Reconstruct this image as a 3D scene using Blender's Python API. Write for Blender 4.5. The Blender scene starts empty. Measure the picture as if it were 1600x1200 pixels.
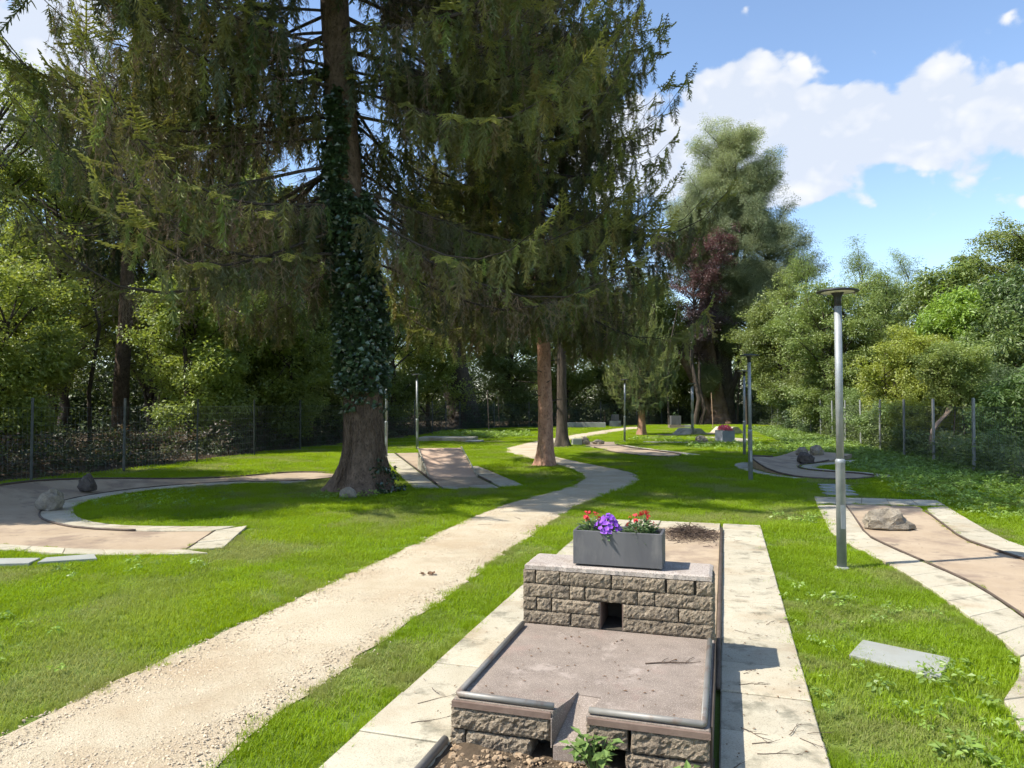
import bpy, bmesh, math, random
import numpy as np
from mathutils import Vector, Matrix, Euler, noise as mnoise

scene = bpy.context.scene
R = math.radians

# ------------------------------------------------------------------ camera
cd = bpy.data.cameras.new("camera")
cd.sensor_width = 36.0
cd.lens = 24.95
cd.clip_start = 0.05
cd.clip_end = 2000.0
cam = bpy.data.objects.new("camera", cd)
cam.location = (0, 0, 1.7)
cam.rotation_euler = (R(91.55), 0, 0)
scene.collection.objects.link(cam)
scene.camera = cam

# ------------------------------------------------------------------ world / sky
SUN_EL = 51.0
SUN_DIR = Vector((0.966, 0.259, 0)).normalized() * math.cos(R(SUN_EL)) + Vector((0, 0, -math.sin(R(SUN_EL))))
world = bpy.data.worlds.new("World")
scene.world = world
world.use_nodes = True
wt = world.node_tree
wt.nodes.clear()


def wnode(t, **kw):
    n = wt.nodes.new(t)
    for k, v in kw.items():
        setattr(n, k, v)
    return n


def wmath(op, a, b=None, c=None, clamp=False):
    n = wt.nodes.new("ShaderNodeMath")
    n.operation = op
    n.use_clamp = clamp
    for i, x in enumerate((a, b, c)):
        if x is None:
            continue
        if isinstance(x, (int, float)):
            n.inputs[i].default_value = x
        else:
            wt.links.new(x, n.inputs[i])
    return n.outputs[0]


sky = wnode("ShaderNodeTexSky")
sky.sky_type = 'NISHITA'
sky.sun_disc = False
sky.sun_elevation = R(SUN_EL)
sky.sun_rotation = R(255)
sky.altitude = 400
sky.air_density = 1.0
sky.dust_density = 0.6
sky.ozone_density = 1.6
bg_sky = wnode("ShaderNodeBackground")
bg_sky.inputs[1].default_value = 0.15
wt.links.new(sky.outputs[0], bg_sky.inputs[0])
tc = wnode("ShaderNodeTexCoord")
sep = wnode("ShaderNodeSeparateXYZ")
wt.links.new(tc.outputs["Generated"], sep.inputs[0])
az = wmath('ARCTAN2', sep.outputs[0], sep.outputs[1])
el = wmath('ARCSINE', sep.outputs[2])
comb = wnode("ShaderNodeCombineXYZ")
wt.links.new(az, comb.inputs[0])
wt.links.new(wmath('MULTIPLY', el, 1.35), comb.inputs[1])


def wnoise(scale, detail, rough, off, dist=0.0):
    mp = wnode("ShaderNodeMapping")
    mp.inputs["Location"].default_value = off
    wt.links.new(comb.outputs[0], mp.inputs[0])
    n = wnode("ShaderNodeTexNoise")
    n.inputs["Scale"].default_value = scale
    n.inputs["Detail"].default_value = detail
    n.inputs["Roughness"].default_value = rough
    n.inputs["Distortion"].default_value = dist
    wt.links.new(mp.outputs[0], n.inputs["Vector"])
    return n.outputs["Fac"]


big = wnoise(5.0, 2.0, 0.5, (3.1, 1.7, 0))
fine = wnoise(9.0, 9.0, 0.58, (0.3, 0.9, 2.0), 0.25)
# cumulus banks: ellipses in azimuth / elevation spread round the whole horizon
banks = [(0.17, 0.330, 0.14, 0.085), (0.31, 0.365, 0.13, 0.105), (0.43, 0.325, 0.13, 0.085), (0.56, 0.325, 0.13, 0.090), (0.70, 0.325, 0.12, 0.070),
         (0.37, 0.272, 0.15, 0.032), (-0.62, 0.37, 0.25, 0.12), (-1.3, 0.42, 0.4, 0.12), (-2.4, 0.36, 0.35, 0.10),
         (1.3, 0.34, 0.3, 0.08), (2.1, 0.40, 0.35, 0.11), (2.95, 0.36, 0.3, 0.1), (0.655, 0.228, 0.03, 0.012)]
dens = None
for (ca, ce, ra, re) in banks:
    dx = wmath('DIVIDE', wmath('SUBTRACT', az, ca), ra)
    dy = wmath('DIVIDE', wmath('SUBTRACT', el, ce), re)
    d = wmath('SQRT', wmath('ADD', wmath('MULTIPLY', dx, dx), wmath('MULTIPLY', dy, dy)))
    v = wmath('SUBTRACT', 1.0, d)
    dens = v if dens is None else wmath('SMOOTH_MAX', dens, v, 0.25)
dens = wmath('MAXIMUM', dens, -0.9)
vor = wnode("ShaderNodeTexVoronoi")
vor.feature = 'SMOOTH_F1'
vor.inputs["Scale"].default_value = 17.0
vor.inputs["Detail"].default_value = 2.0
vor.inputs["Smoothness"].default_value = 0.35
vadd = wnode("ShaderNodeVectorMath", operation='ADD')
wt.links.new(comb.outputs[0], vadd.inputs[0])
vsc = wnode("ShaderNodeVectorMath", operation='SCALE')
vsc.inputs["Scale"].default_value = 0.05
vn = wnode("ShaderNodeTexNoise")
vn.inputs["Scale"].default_value = 16.0
wt.links.new(comb.outputs[0], vn.inputs["Vector"])
wt.links.new(vn.outputs["Color"], vsc.inputs[0])
wt.links.new(vsc.outputs[0], vadd.inputs[1])
wt.links.new(vadd.outputs[0], vor.inputs["Vector"])
puff = wmath('SUBTRACT', 0.42, vor.outputs["Distance"])
shape = wmath('ADD', wmath('ADD', wmath('MULTIPLY', dens, 1.0), 0.16), wmath('MULTIPLY', wmath('SUBTRACT', fine, 0.5), 1.35))
shape = wmath('ADD', shape, wmath('MULTIPLY', puff, 0.55))
shape = wmath('ADD', shape, wmath('MULTIPLY', wmath('SUBTRACT', big, 0.5), 0.55))
mr = wnode("ShaderNodeMapRange")
mr.interpolation_type = 'SMOOTHSTEP'
mr.inputs["From Min"].default_value = 0.02
mr.inputs["From Max"].default_value = 0.26
wt.links.new(shape, mr.inputs["Value"])
cmask = wmath('MULTIPLY', mr.outputs[0], 0.93)
shade = wmath('ADD', wmath('ADD', wmath('MULTIPLY', wnoise(9.0, 8.0, 0.6, (0.33, 0.83, 2.0), 0.3), 2.0), wmath('MULTIPLY', puff, 1.3)), -0.38, clamp=True)
cmix = wnode("ShaderNodeMix")
cmix.data_type = 'RGBA'
cmix.inputs["A"].default_value = (0.72, 0.78, 0.89, 1)
cmix.inputs["B"].default_value = (1.0, 0.99, 0.98, 1)
wt.links.new(shade, cmix.inputs["Factor"])
bg_cl = wnode("ShaderNodeBackground")
bg_cl.inputs[1].default_value = 0.62
wt.links.new(cmix.outputs["Result"], bg_cl.inputs[0])
mixs = wnode("ShaderNodeMixShader")
wt.links.new(cmask, mixs.inputs[0])
wt.links.new(bg_sky.outputs[0], mixs.inputs[1])
wt.links.new(bg_cl.outputs[0], mixs.inputs[2])
wo = wnode("ShaderNodeOutputWorld")
wt.links.new(mixs.outputs[0], wo.inputs[0])
world.cycles.sampling_method = 'MANUAL'
world.cycles.sample_map_resolution = 512

# ------------------------------------------------------------------ sun
sd = bpy.data.lights.new("sun", 'SUN')
sd.energy = 4.6
sd.angle = R(0.53)
sd.color = (1.0, 0.94, 0.84)
sun = bpy.data.objects.new("sun", sd)
sun.rotation_euler = SUN_DIR.to_track_quat('-Z', 'Y').to_euler()
sun.location = (-30, -8, 40)
scene.collection.objects.link(sun)

# ------------------------------------------------------------------ exposure / render
scene.view_settings.view_transform = 'Standard'
scene.view_settings.look = 'None'
scene.view_settings.exposure = 0.82
scene.view_settings.gamma = 1.0
scene.view_settings.use_curve_mapping = False
scene.render.engine = 'CYCLES'
scene.cycles.max_bounces = 4
scene.cycles.diffuse_bounces = 2
scene.cycles.glossy_bounces = 2
scene.cycles.transmission_bounces = 2
scene.cycles.transparent_max_bounces = 4
scene.cycles.caustics_reflective = False
scene.cycles.caustics_refractive = False
scene.cycles.use_denoising = True
scene.cycles.adaptive_threshold = 0.035

# ================================================================== helpers
COL = scene.collection


def tag(o, label=None, cat=None, group=None, kind=None):
    if label:
        o["label"] = label
    if cat:
        o["category"] = cat
    if group:
        o["group"] = group
    if kind:
        o["kind"] = kind
    return o


def link(o, parent=None):
    COL.objects.link(o)
    if parent is not None:
        o.parent = parent
    return o


def empty(name, loc=(0, 0, 0), rz=0.0):
    o = bpy.data.objects.new(name, None)
    o.location = loc
    o.rotation_euler = (0, 0, rz)
    o.empty_display_size = 0.2
    return link(o)


def inst(name, me, parent=None, loc=(0, 0, 0), rot=(0, 0, 0), scl=(1, 1, 1)):
    o = bpy.data.objects.new(name, me)
    o.location = loc
    o.rotation_euler = rot
    o.scale = scl
    return link(o, parent)


class MB:
    """collects geometry; build() links it as one mesh object"""

    def __init__(self):
        self.v = []
        self.f = []

    def add(self, vs, fs):
        n = len(self.v)
        self.v.extend([tuple(p) for p in vs])
        self.f.extend([tuple(i + n for i in q) for q in fs])
        return self

    def box(self, x0, x1, y0, y1, z0, z1, b=0.0):
        if b <= 0:
            vs = [(x0, y0, z0), (x1, y0, z0), (x1, y1, z0), (x0, y1, z0), (x0, y0, z1), (x1, y0, z1), (x1, y1, z1), (x0, y1, z1)]
            return self.add(vs, [(0, 3, 2, 1), (4, 5, 6, 7), (0, 1, 5, 4), (1, 2, 6, 5), (2, 3, 7, 6), (3, 0, 4, 7)])
        vs = [(x0, y0, z0), (x1, y0, z0), (x1, y1, z0), (x0, y1, z0),
              (x0, y0, z1 - b), (x1, y0, z1 - b), (x1, y1, z1 - b), (x0, y1, z1 - b),
              (x0 + b, y0 + b, z1), (x1 - b, y0 + b, z1), (x1 - b, y1 - b, z1), (x0 + b, y1 - b, z1)]
        return self.add(vs, [(0, 3, 2, 1), (0, 1, 5, 4), (1, 2, 6, 5), (2, 3, 7, 6), (3, 0, 4, 7),
                             (4, 5, 9, 8), (5, 6, 10, 9), (6, 7, 11, 10), (7, 4, 8, 11), (8, 9, 10, 11)])

    def prism(self, poly, z0, z1, b=0.0):
        poly = [tuple(p[:2]) for p in poly]
        a = sum(poly[i][0] * poly[(i + 1) % len(poly)][1] - poly[(i + 1) % len(poly)][0] * poly[i][1] for i in range(len(poly)))
        if a < 0:
            poly = poly[::-1]
        n = len(poly)
        cx = sum(p[0] for p in poly) / n
        cy = sum(p[1] for p in poly) / n
        vs = [(x, y, z0) for x, y in poly] + [(x, y, z1 - b) for x, y in poly]
        fs = [(i, (i + 1) % n, n + (i + 1) % n, n + i) for i in range(n)]
        if b > 0:
            for x, y in poly:
                d = max(1e-6, math.hypot(x - cx, y - cy))
                k = min(0.4, b * 1.4 / d)
                vs.append((x + (cx - x) * k, y + (cy - y) * k, z1))
            fs += [(n + i, n + (i + 1) % n, 2 * n + (i + 1) % n, 2 * n + i) for i in range(n)]
            fs.append(tuple(range(2 * n, 3 * n)))
        else:
            fs.append(tuple(range(n, 2 * n)))
        return self.add(vs, fs)

    def tube(self, pts, rad, n=8, cap=True):
        pts = [Vector(p) for p in pts]
        if isinstance(rad, (int, float)):
            rad = [rad] * len(pts)
        vs = []
        up = Vector((0, 0, 1))
        for i, p in enumerate(pts):
            if i == 0:
                t = pts[1] - pts[0]
            elif i == len(pts) - 1:
                t = pts[-1] - pts[-2]
            else:
                t = pts[i + 1] - pts[i - 1]
            t.normalize()
            ref = up if abs(t.z) < 0.9 else Vector((1, 0, 0))
            a = t.cross(ref).normalized()
            b = a.cross(t).normalized()
            for k in range(n):
                an = 2 * math.pi * k / n
                vs.append(p + (a * math.cos(an) + b * math.sin(an)) * rad[i])
        fs = []
        for i in range(len(pts) - 1):
            for k in range(n):
                k2 = (k + 1) % n
                fs.append((i * n + k, i * n + k2, (i + 1) * n + k2, (i + 1) * n + k))
        if cap:
            fs.append(tuple(range(n - 1, -1, -1)))
            fs.append(tuple((len(pts) - 1) * n + k for k in range(n)))
        return self.add(vs, fs)

    def lathe(self, prof, n=20, c=(0, 0)):
        vs = []
        for (r, z) in prof:
            for k in range(n):
                an = 2 * math.pi * k / n
                vs.append((c[0] + r * math.cos(an), c[1] + r * math.sin(an), z))
        fs = []
        for i in range(len(prof) - 1):
            for k in range(n):
                k2 = (k + 1) % n
                fs.append((i * n + k, i * n + k2, (i + 1) * n + k2, (i + 1) * n + k))
        fs.append(tuple(range(n - 1, -1, -1)))
        fs.append(tuple((len(prof) - 1) * n + k for k in range(n)))
        return self.add(vs, fs)

    def mesh(self, name, m=None, smooth=False):
        me = bpy.data.meshes.new(name)
        me.from_pydata(self.v, [], self.f)
        if m is not None:
            me.materials.append(m)
        if smooth:
            me.polygons.foreach_set("use_smooth", [True] * len(me.polygons))
        me.update()
        return me

    def build(self, name, m=None, parent=None, smooth=False):
        return inst(name, self.mesh(name, m, smooth), parent)


def nodes_of(name):
    m = bpy.data.materials.new(name)
    m.use_nodes = True
    t = m.node_tree
    t.nodes.clear()
    return m, t


def mat(name, c1, c2, scale=3.0, rough=0.85, bump=0.3, bscale=60.0, bdist=0.004, metal=0.0, rnd=0.0,
        speck=None, sp_scale=250.0, sp_amt=0.5, stain=None, st_scale=1.2, st_lo=0.5, st_hi=0.7, spec=0.3, coord='world', stretch=(1, 1, 1), stain2=None):
    """two-tone noise colour, optional speckle, stain patches, per-object variation, bump"""
    m, t = nodes_of(name)
    N, L = t.nodes, t.links
    out = N.new("ShaderNodeOutputMaterial")
    p = N.new("ShaderNodeBsdfPrincipled")
    L.new(p.outputs[0], out.inputs[0])
    p.inputs["Roughness"].default_value = rough
    p.inputs["Metallic"].default_value = metal
    p.inputs["Specular IOR Level"].default_value = spec
    if coord == 'world':
        pos = N.new("ShaderNodeNewGeometry").outputs["Position"]
    else:
        pos = N.new("ShaderNodeTexCoord").outputs["Object"]
    mp = N.new("ShaderNodeMapping")
    mp.inputs["Scale"].default_value = stretch
    L.new(pos, mp.inputs[0])
    pos = mp.outputs[0]

    def nz(sc, det, ro=0.6):
        n = N.new("ShaderNodeTexNoise")
        n.inputs["Scale"].default_value = sc
        n.inputs["Detail"].default_value = det
        n.inputs["Roughness"].default_value = ro
        L.new(pos, n.inputs["Vector"])
        return n.outputs["Fac"]

    def rng(v, lo, hi):
        r = N.new("ShaderNodeMapRange")
        r.inputs["From Min"].default_value = lo
        r.inputs["From Max"].default_value = hi
        L.new(v, r.inputs["Value"])
        return r.outputs[0]

    def mix(f, a, b, amt=None):
        x = N.new("ShaderNodeMix")
        x.data_type = 'RGBA'
        if amt is not None:
            mm = N.new("ShaderNodeMath")
            mm.operation = 'MULTIPLY'
            L.new(f, mm.inputs[0])
            mm.inputs[1].default_value = amt
            f = mm.outputs[0]
        L.new(f, x.inputs["Factor"])
        for k, c in (("A", a), ("B", b)):
            if isinstance(c, tuple):
                x.inputs[k].default_value = (*c, 1)
            else:
                L.new(c, x.inputs[k])
        return x.outputs["Result"]

    col = mix(rng(nz(scale, 6), 0.3, 0.7), c1, c2)
    if stain:
        col = mix(rng(nz(st_scale, 7, 0.65), st_lo, st_hi), col, stain, 0.8)
    if stain2:
        col = mix(rng(nz(stain2[1], 8, 0.7), stain2[2], stain2[3]), col, stain2[0], stain2[4])
    if speck:
        col = mix(rng(nz(sp_scale, 2), 0.52, 0.66), col, speck, sp_amt)
    if rnd > 0:
        oi = N.new("ShaderNodeObjectInfo")
        r = N.new("ShaderNodeMapRange")
        r.inputs["To Min"].default_value = 1 - rnd
        r.inputs["To Max"].default_value = 1 + rnd
        L.new(oi.outputs["Random"], r.inputs["Value"])
        h = N.new("ShaderNodeHueSaturation")
        L.new(r.outputs[0], h.inputs["Value"])
        L.new(col, h.inputs["Color"])
        col = h.outputs["Color"]
    L.new(col, p.inputs["Base Color"])
    if bump > 0:
        b = N.new("ShaderNodeBump")
        b.inputs["Strength"].default_value = bump
        b.inputs["Distance"].default_value = bdist
        L.new(nz(bscale, 5, 0.65), b.inputs["Height"])
        L.new(b.outputs[0], p.inputs["Normal"])
    return m


def leaf_mat(name, trans=0.4, gloss=0.05, rough=0.45):
    """leaf colour comes from the per-instance 'col' attribute"""
    m, t = nodes_of(name)
    N, L = t.nodes, t.links
    at = N.new("ShaderNodeAttribute")
    at.attribute_type = 'INSTANCER'
    at.attribute_name = "col"
    d = N.new("ShaderNodeBsdfDiffuse")
    L.new(at.outputs["Color"], d.inputs[0])
    tr = N.new("ShaderNodeBsdfTranslucent")
    hs = N.new("ShaderNodeHueSaturation")
    hs.inputs["Hue"].default_value = 0.485
    hs.inputs["Saturation"].default_value = 1.08
    hs.inputs["Value"].default_value = 1.25
    L.new(at.outputs["Color"], hs.inputs["Color"])
    L.new(hs.outputs[0], tr.inputs[0])
    mx = N.new("ShaderNodeMixShader")
    mx.inputs[0].default_value = trans
    L.new(d.outputs[0], mx.inputs[1])
    L.new(tr.outputs[0], mx.inputs[2])
    last = mx
    if gloss > 0:
        g = N.new("ShaderNodeBsdfGlossy")
        g.inputs["Roughness"].default_value = rough
        g.inputs["Color"].default_value = (1, 1, 1, 1)
        mx2 = N.new("ShaderNodeMixShader")
        mx2.inputs[0].default_value = gloss
        L.new(mx.outputs[0], mx2.inputs[1])
        L.new(g.outputs[0], mx2.inputs[2])
        last = mx2
    o = N.new("ShaderNodeOutputMaterial")
    L.new(last.outputs[0], o.inputs[0])
    return m


M = {}
M['slab'] = mat('slab_concrete', (0.40, 0.36, 0.265), (0.50, 0.46, 0.355), 2.6, 0.9, 0.5, 90, 0.004, rnd=0.09,
                speck=(0.20, 0.17, 0.13), sp_scale=120, sp_amt=0.45, stain=(0.31, 0.24, 0.15), st_scale=1.3, st_lo=0.50, st_hi=0.66, stain2=((0.14, 0.135, 0.095), 3.7, 0.535, 0.66, 0.75))
M['pad'] = mat('lane_concrete', (0.355, 0.27, 0.18), (0.44, 0.35, 0.245), 1.6, 0.9, 0.3, 110, 0.002, rnd=0.04,
               speck=(0.2, 0.16, 0.13), sp_scale=200, sp_amt=0.4, stain=(0.23, 0.17, 0.125), st_scale=1.1, st_lo=0.50, st_hi=0.62, stain2=((0.12, 0.10, 0.08), 4.5, 0.57, 0.70, 0.7))
M['ramp'] = mat('ramp_concrete', (0.44, 0.31, 0.225), (0.54, 0.40, 0.30), 2.0, 0.9, 0.3, 110, 0.002, speck=(0.22, 0.16, 0.12), sp_scale=150, sp_amt=0.4)
M['deck'] = mat('deck_terrazzo', (0.17, 0.138, 0.112), (0.26, 0.214, 0.175), 7.0, 0.85, 0.4, 160, 0.003,
                speck=(0.46, 0.39, 0.34), sp_scale=170, sp_amt=0.6, stain=(0.35, 0.295, 0.25), st_scale=4.2, st_lo=0.56, st_hi=0.64, stain2=((0.31, 0.19, 0.16), 2.3, 0.54, 0.70, 0.45))
M['stone'] = mat('split_stone', (0.13, 0.10, 0.07), (0.35, 0.285, 0.205), 34, 0.95, 1.0, 130, 0.014, rnd=0.16,
                 speck=(0.44, 0.37, 0.28), sp_scale=150, sp_amt=0.6, stain=(0.13, 0.105, 0.08), st_scale=9, st_lo=0.5, st_hi=0.62)
M['cap'] = mat('washed_cap', (0.36, 0.31, 0.27), (0.46, 0.41, 0.36), 6, 0.9, 0.6, 200, 0.003,
               speck=(0.13, 0.105, 0.095), sp_scale=120, sp_amt=0.7, stain=(0.28, 0.23, 0.19), st_scale=6, st_lo=0.5, st_hi=0.62)
M['core'] = mat('mortar', (0.045, 0.038, 0.030), (0.07, 0.06, 0.048), 20, 0.95, 0.5)
M['edge'] = mat('red_edging', (0.13, 0.085, 0.066), (0.20, 0.145, 0.115), 12, 0.85, 0.4, 120)
M['tube'] = mat('worn_steel_tube', (0.20, 0.19, 0.17), (0.27, 0.26, 0.24), 9, 0.5, 0.15, 90, 0.001, metal=0.25,
                stain=(0.17, 0.085, 0.045), st_scale=6, st_lo=0.55, st_hi=0.72)
M['rail'] = mat('rusty_rail', (0.075, 0.055, 0.042), (0.13, 0.10, 0.08), 10, 0.7, 0.3, 90, 0.002, metal=0.2)
M['galv'] = mat('galvanised_steel', (0.22, 0.24, 0.25), (0.34, 0.36, 0.37), 7, 0.55, 0.1, 120, 0.001, metal=0.35, rnd=0.06)
M['lampdark'] = mat('dark_lamp_paint', (0.020, 0.021, 0.024), (0.03, 0.031, 0.034), 4, 0.4, 0.0)
M['lampglass'] = mat('lamp_diffuser', (0.55, 0.55, 0.50), (0.6, 0.6, 0.55), 4, 0.4, 0.0)
M['planter'] = mat('planter_grey', (0.078, 0.078, 0.084), (0.12, 0.119, 0.124), 5, 0.6, 0.2, 150, 0.001, stain=(0.155, 0.15, 0.146), st_scale=9, st_lo=0.55, st_hi=0.72, stretch=(1, 1, 0.35))
M['planter_far'] = mat('planter_pale_grey', (0.20, 0.22, 0.25), (0.25, 0.27, 0.30), 5, 0.6, 0.1)
M['soil'] = mat('soil', (0.07, 0.05, 0.032), (0.13, 0.095, 0.06), 9, 1.0, 0.8, 70, 0.01)
M['ground'] = mat('turf_ground', (0.10, 0.16, 0.022), (0.15, 0.20, 0.035), 1.3, 1.0, 0.8, 40, 0.02,
                  stain=(0.12, 0.11, 0.05), st_scale=0.5, st_lo=0.58, st_hi=0.75)
M['floor'] = mat('leaf_litter', (0.045, 0.032, 0.02), (0.11, 0.075, 0.045), 3.0, 1.0, 1.0, 14, 0.05,
                 stain=(0.035, 0.055, 0.015), st_scale=0.7)
M['rubble'] = mat('brown_rubble', (0.20, 0.13, 0.075), (0.42, 0.32, 0.21), 30, 0.95, 0.4, 200, 0.002)
M['gravel'] = mat('path_gravel', (0.485, 0.41, 0.285), (0.58, 0.51, 0.375), 2.2, 0.95, 0.9, 130, 0.012,
                  speck=(0.27, 0.21, 0.14), sp_scale=75, sp_amt=0.55, stain=(0.44, 0.34, 0.22), st_scale=0.8, st_lo=0.48, st_hi=0.64, stain2=((0.30, 0.245, 0.17), 0.45, 0.52, 0.68, 0.55))
M['pebble'] = mat('pebble', (0.42, 0.33, 0.22), (0.60, 0.51, 0.38), 30, 0.9, 0.2, 200, 0.002)
M['rock'] = mat('limestone', (0.17, 0.145, 0.11), (0.34, 0.295, 0.23), 7, 0.95, 0.9, 40, 0.02,
                speck=(0.10, 0.09, 0.08), sp_scale=60, sp_amt=0.5, stain=(0.32, 0.27, 0.10), st_scale=3, st_lo=0.58, st_hi=0.72)
M['rockdark'] = mat('dark_rock', (0.05, 0.042, 0.036), (0.12, 0.10, 0.085), 9, 0.95, 0.9, 40, 0.02)
M['bark'] = mat('spruce_bark', (0.075, 0.05, 0.033), (0.19, 0.135, 0.095), 9, 0.95, 1.0, 26, 0.03, stretch=(1, 1, 0.6),
                speck=(0.04, 0.028, 0.02), sp_scale=30, sp_amt=0.7)
M['barkpink'] = mat('sunlit_pink_bark', (0.27, 0.14, 0.09), (0.46, 0.275, 0.185), 8, 0.95, 0.9, 30, 0.02, stretch=(1, 1, 0.6),  # pink bark, lightened so its colour stands in for sun on the trunk
                    speck=(0.12, 0.075, 0.055), sp_scale=24, sp_amt=0.6)
M['barkdark'] = mat('dark_bark', (0.045, 0.036, 0.028), (0.10, 0.08, 0.062), 7, 0.95, 1.0, 22, 0.03, stretch=(1, 1, 0.4))
M['barkwillow'] = mat('willow_bark', (0.12, 0.075, 0.05), (0.25, 0.17, 0.12), 3, 0.95, 1.0, 9, 0.08, stretch=(1, 1, 0.3))
M['twig'] = mat('dry_twig', (0.06, 0.04, 0.03), (0.11, 0.08, 0.06), 30, 0.9, 0.0)
M['twigpale'] = mat('pale_branch', (0.17, 0.13, 0.10), (0.26, 0.2, 0.16), 12, 0.9, 0.5, 60)
M['cutwood'] = mat('cut_wood', (0.34, 0.21, 0.14), (0.45, 0.31, 0.21), 12, 0.9, 0.3)
M['wire'] = mat('fence_wire', (0.10, 0.12, 0.11), (0.14, 0.16, 0.15), 9, 0.6, 0.0, metal=0.3)
M['post'] = mat('fence_post_metal', (0.20, 0.21, 0.20), (0.29, 0.30, 0.29), 6, 0.6, 0.1, metal=0.2, rnd=0.2)
M['postdark'] = mat('dark_fence_post', (0.05, 0.055, 0.052), (0.10, 0.105, 0.10), 6, 0.7, 0.1, rnd=0.2)  # darker grey-green variant of the post metal for the left and back fences
M['leaf'] = leaf_mat('leaf', 0.42, 0.045, 0.5)
M['ivyleaf'] = leaf_mat('glossy_leaf', 0.12, 0.09, 0.32)
M['needle'] = leaf_mat('needle', 0.22, 0.03, 0.5)
M['blade'] = leaf_mat('grass_blade', 0.50, 0.012, 0.5)


def plain(name, c, rough=0.7, tr=0.0):
    m, t = nodes_of(name)
    N, L = t.nodes, t.links
    o = N.new("ShaderNodeOutputMaterial")
    p = N.new("ShaderNodeBsdfPrincipled")
    oi = N.new("ShaderNodeTexNoise")
    oi.inputs["Scale"].default_value = 60
    mx = N.new("ShaderNodeMix")
    mx.data_type = 'RGBA'
    mx.inputs["A"].default_value = (c[0] * 0.6, c[1] * 0.6, c[2] * 0.6, 1)
    mx.inputs["B"].default_value = (min(1, c[0] * 1.4), min(1, c[1] * 1.4), min(1, c[2] * 1.4), 1)
    L.new(oi.outputs["Fac"], mx.inputs["Factor"])
    L.new(mx.outputs["Result"], p.inputs["Base Color"])
    p.inputs["Roughness"].default_value = rough
    if tr > 0:
        d = N.new("ShaderNodeBsdfTranslucent")
        L.new(mx.outputs["Result"], d.inputs[0])
        ms = N.new("ShaderNodeMixShader")
        ms.inputs[0].default_value = tr
        L.new(p.outputs[0], ms.inputs[1])
        L.new(d.outputs[0], ms.inputs[2])
        L.new(ms.outputs[0], o.inputs[0])
    else:
        L.new(p.outputs[0], o.inputs[0])
    return m


M['weedleaf'] = plain('weed_leaf', (0.16, 0.25, 0.06), 0.6, 0.3)
M['petred'] = plain('red_petal', (0.62, 0.035, 0.045), 0.6, 0.25)
M['petpurple'] = plain('purple_petal', (0.30, 0.085, 0.60), 0.6, 0.25)
M['petpink'] = plain('pink_petal', (0.62, 0.10, 0.16), 0.6, 0.25)
M['flowerleaf'] = plain('flower_leaf', (0.13, 0.21, 0.08), 0.6, 0.25)
M['drylef'] = plain('dry_leaf', (0.16, 0.09, 0.045), 0.8, 0.1)

# ---------------------------------------------------------------- geometry-node scattering inside one object
_groups = {}


def gn_group(key, protos):
    if key in _groups:
        return _groups[key]
    ng = bpy.data.node_groups.new("scatter_" + key, 'GeometryNodeTree')
    ng.interface.new_socket(name="Geometry", in_out='INPUT', socket_type='NodeSocketGeometry')
    ng.interface.new_socket(name="Geometry", in_out='OUTPUT', socket_type='NodeSocketGeometry')
    N, L = ng.nodes, ng.links
    gi, go = N.new('NodeGroupInput'), N.new('NodeGroupOutput')
    join = N.new('GeometryNodeJoinGeometry')
    for me in reversed(protos):
        ob = bpy.data.objects.new("proto_" + me.name, me)
        oi = N.new('GeometryNodeObjectInfo')
        oi.inputs['Object'].default_value = ob
        g2 = N.new('GeometryNodeGeometryToInstance')
        L.new(oi.outputs['Geometry'], g2.inputs[0])
        L.new(g2.outputs[0], join.inputs[0])
    ip = N.new('GeometryNodeInstanceOnPoints')
    L.new(gi.outputs[0], ip.inputs['Points'])
    L.new(join.outputs[0], ip.inputs['Instance'])
    ip.inputs['Pick Instance'].default_value = True

    def attr(nm, ty):
        a = N.new('GeometryNodeInputNamedAttribute')
        a.data_type = ty
        a.inputs['Name'].default_value = nm
        return a.outputs['Attribute']
    L.new(attr('idx', 'INT'), ip.inputs['Instance Index'])
    e2r = N.new('FunctionNodeEulerToRotation')
    L.new(attr('rot', 'FLOAT_VECTOR'), e2r.inputs[0])
    L.new(e2r.outputs[0], ip.inputs['Rotation'])
    L.new(attr('scl', 'FLOAT_VECTOR'), ip.inputs['Scale'])
    L.new(ip.outputs[0], go.inputs[0])
    _groups[key] = ng
    return ng


def scatter(name, key, protos, pos, rot, scl, idx, col, parent=None):
    n = len(pos)
    me = bpy.data.meshes.new(name)
    me.vertices.add(n)
    me.vertices.foreach_set("co", np.asarray(pos, dtype=np.float32).ravel())
    for nm, ty, arr in (("rot", 'FLOAT_VECTOR', rot), ("scl", 'FLOAT_VECTOR', scl)):
        a = me.attributes.new(nm, ty, 'POINT')
        a.data.foreach_set("vector", np.asarray(arr, dtype=np.float32).ravel())
    a = me.attributes.new("idx", 'INT', 'POINT')
    a.data.foreach_set("value", np.asarray(idx, dtype=np.int32))
    c4 = np.ones((n, 4), dtype=np.float32)
    c4[:, :3] = np.clip(np.asarray(col, dtype=np.float32), 0, 1)
    a = me.attributes.new("col", 'FLOAT_COLOR', 'POINT')
    a.data.foreach_set("color", c4.ravel())
    o = bpy.data.objects.new(name, me)
    link(o, parent)
    md = o.modifiers.new("scatter", 'NODES')
    md.node_group = gn_group(key, protos)
    return o


def resample(pts, n):
    p = np.array([q[:2] for q in pts], dtype=float)
    z = np.array([q[2] if len(q) > 2 else 0.0 for q in pts])
    d = np.concatenate([[0], np.cumsum(np.hypot(*np.diff(p, axis=0).T))])
    t = np.linspace(0, d[-1], n)
    return np.stack([np.interp(t, d, p[:, 0]), np.interp(t, d, p[:, 1]), np.interp(t, d, z)], axis=1)


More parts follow.
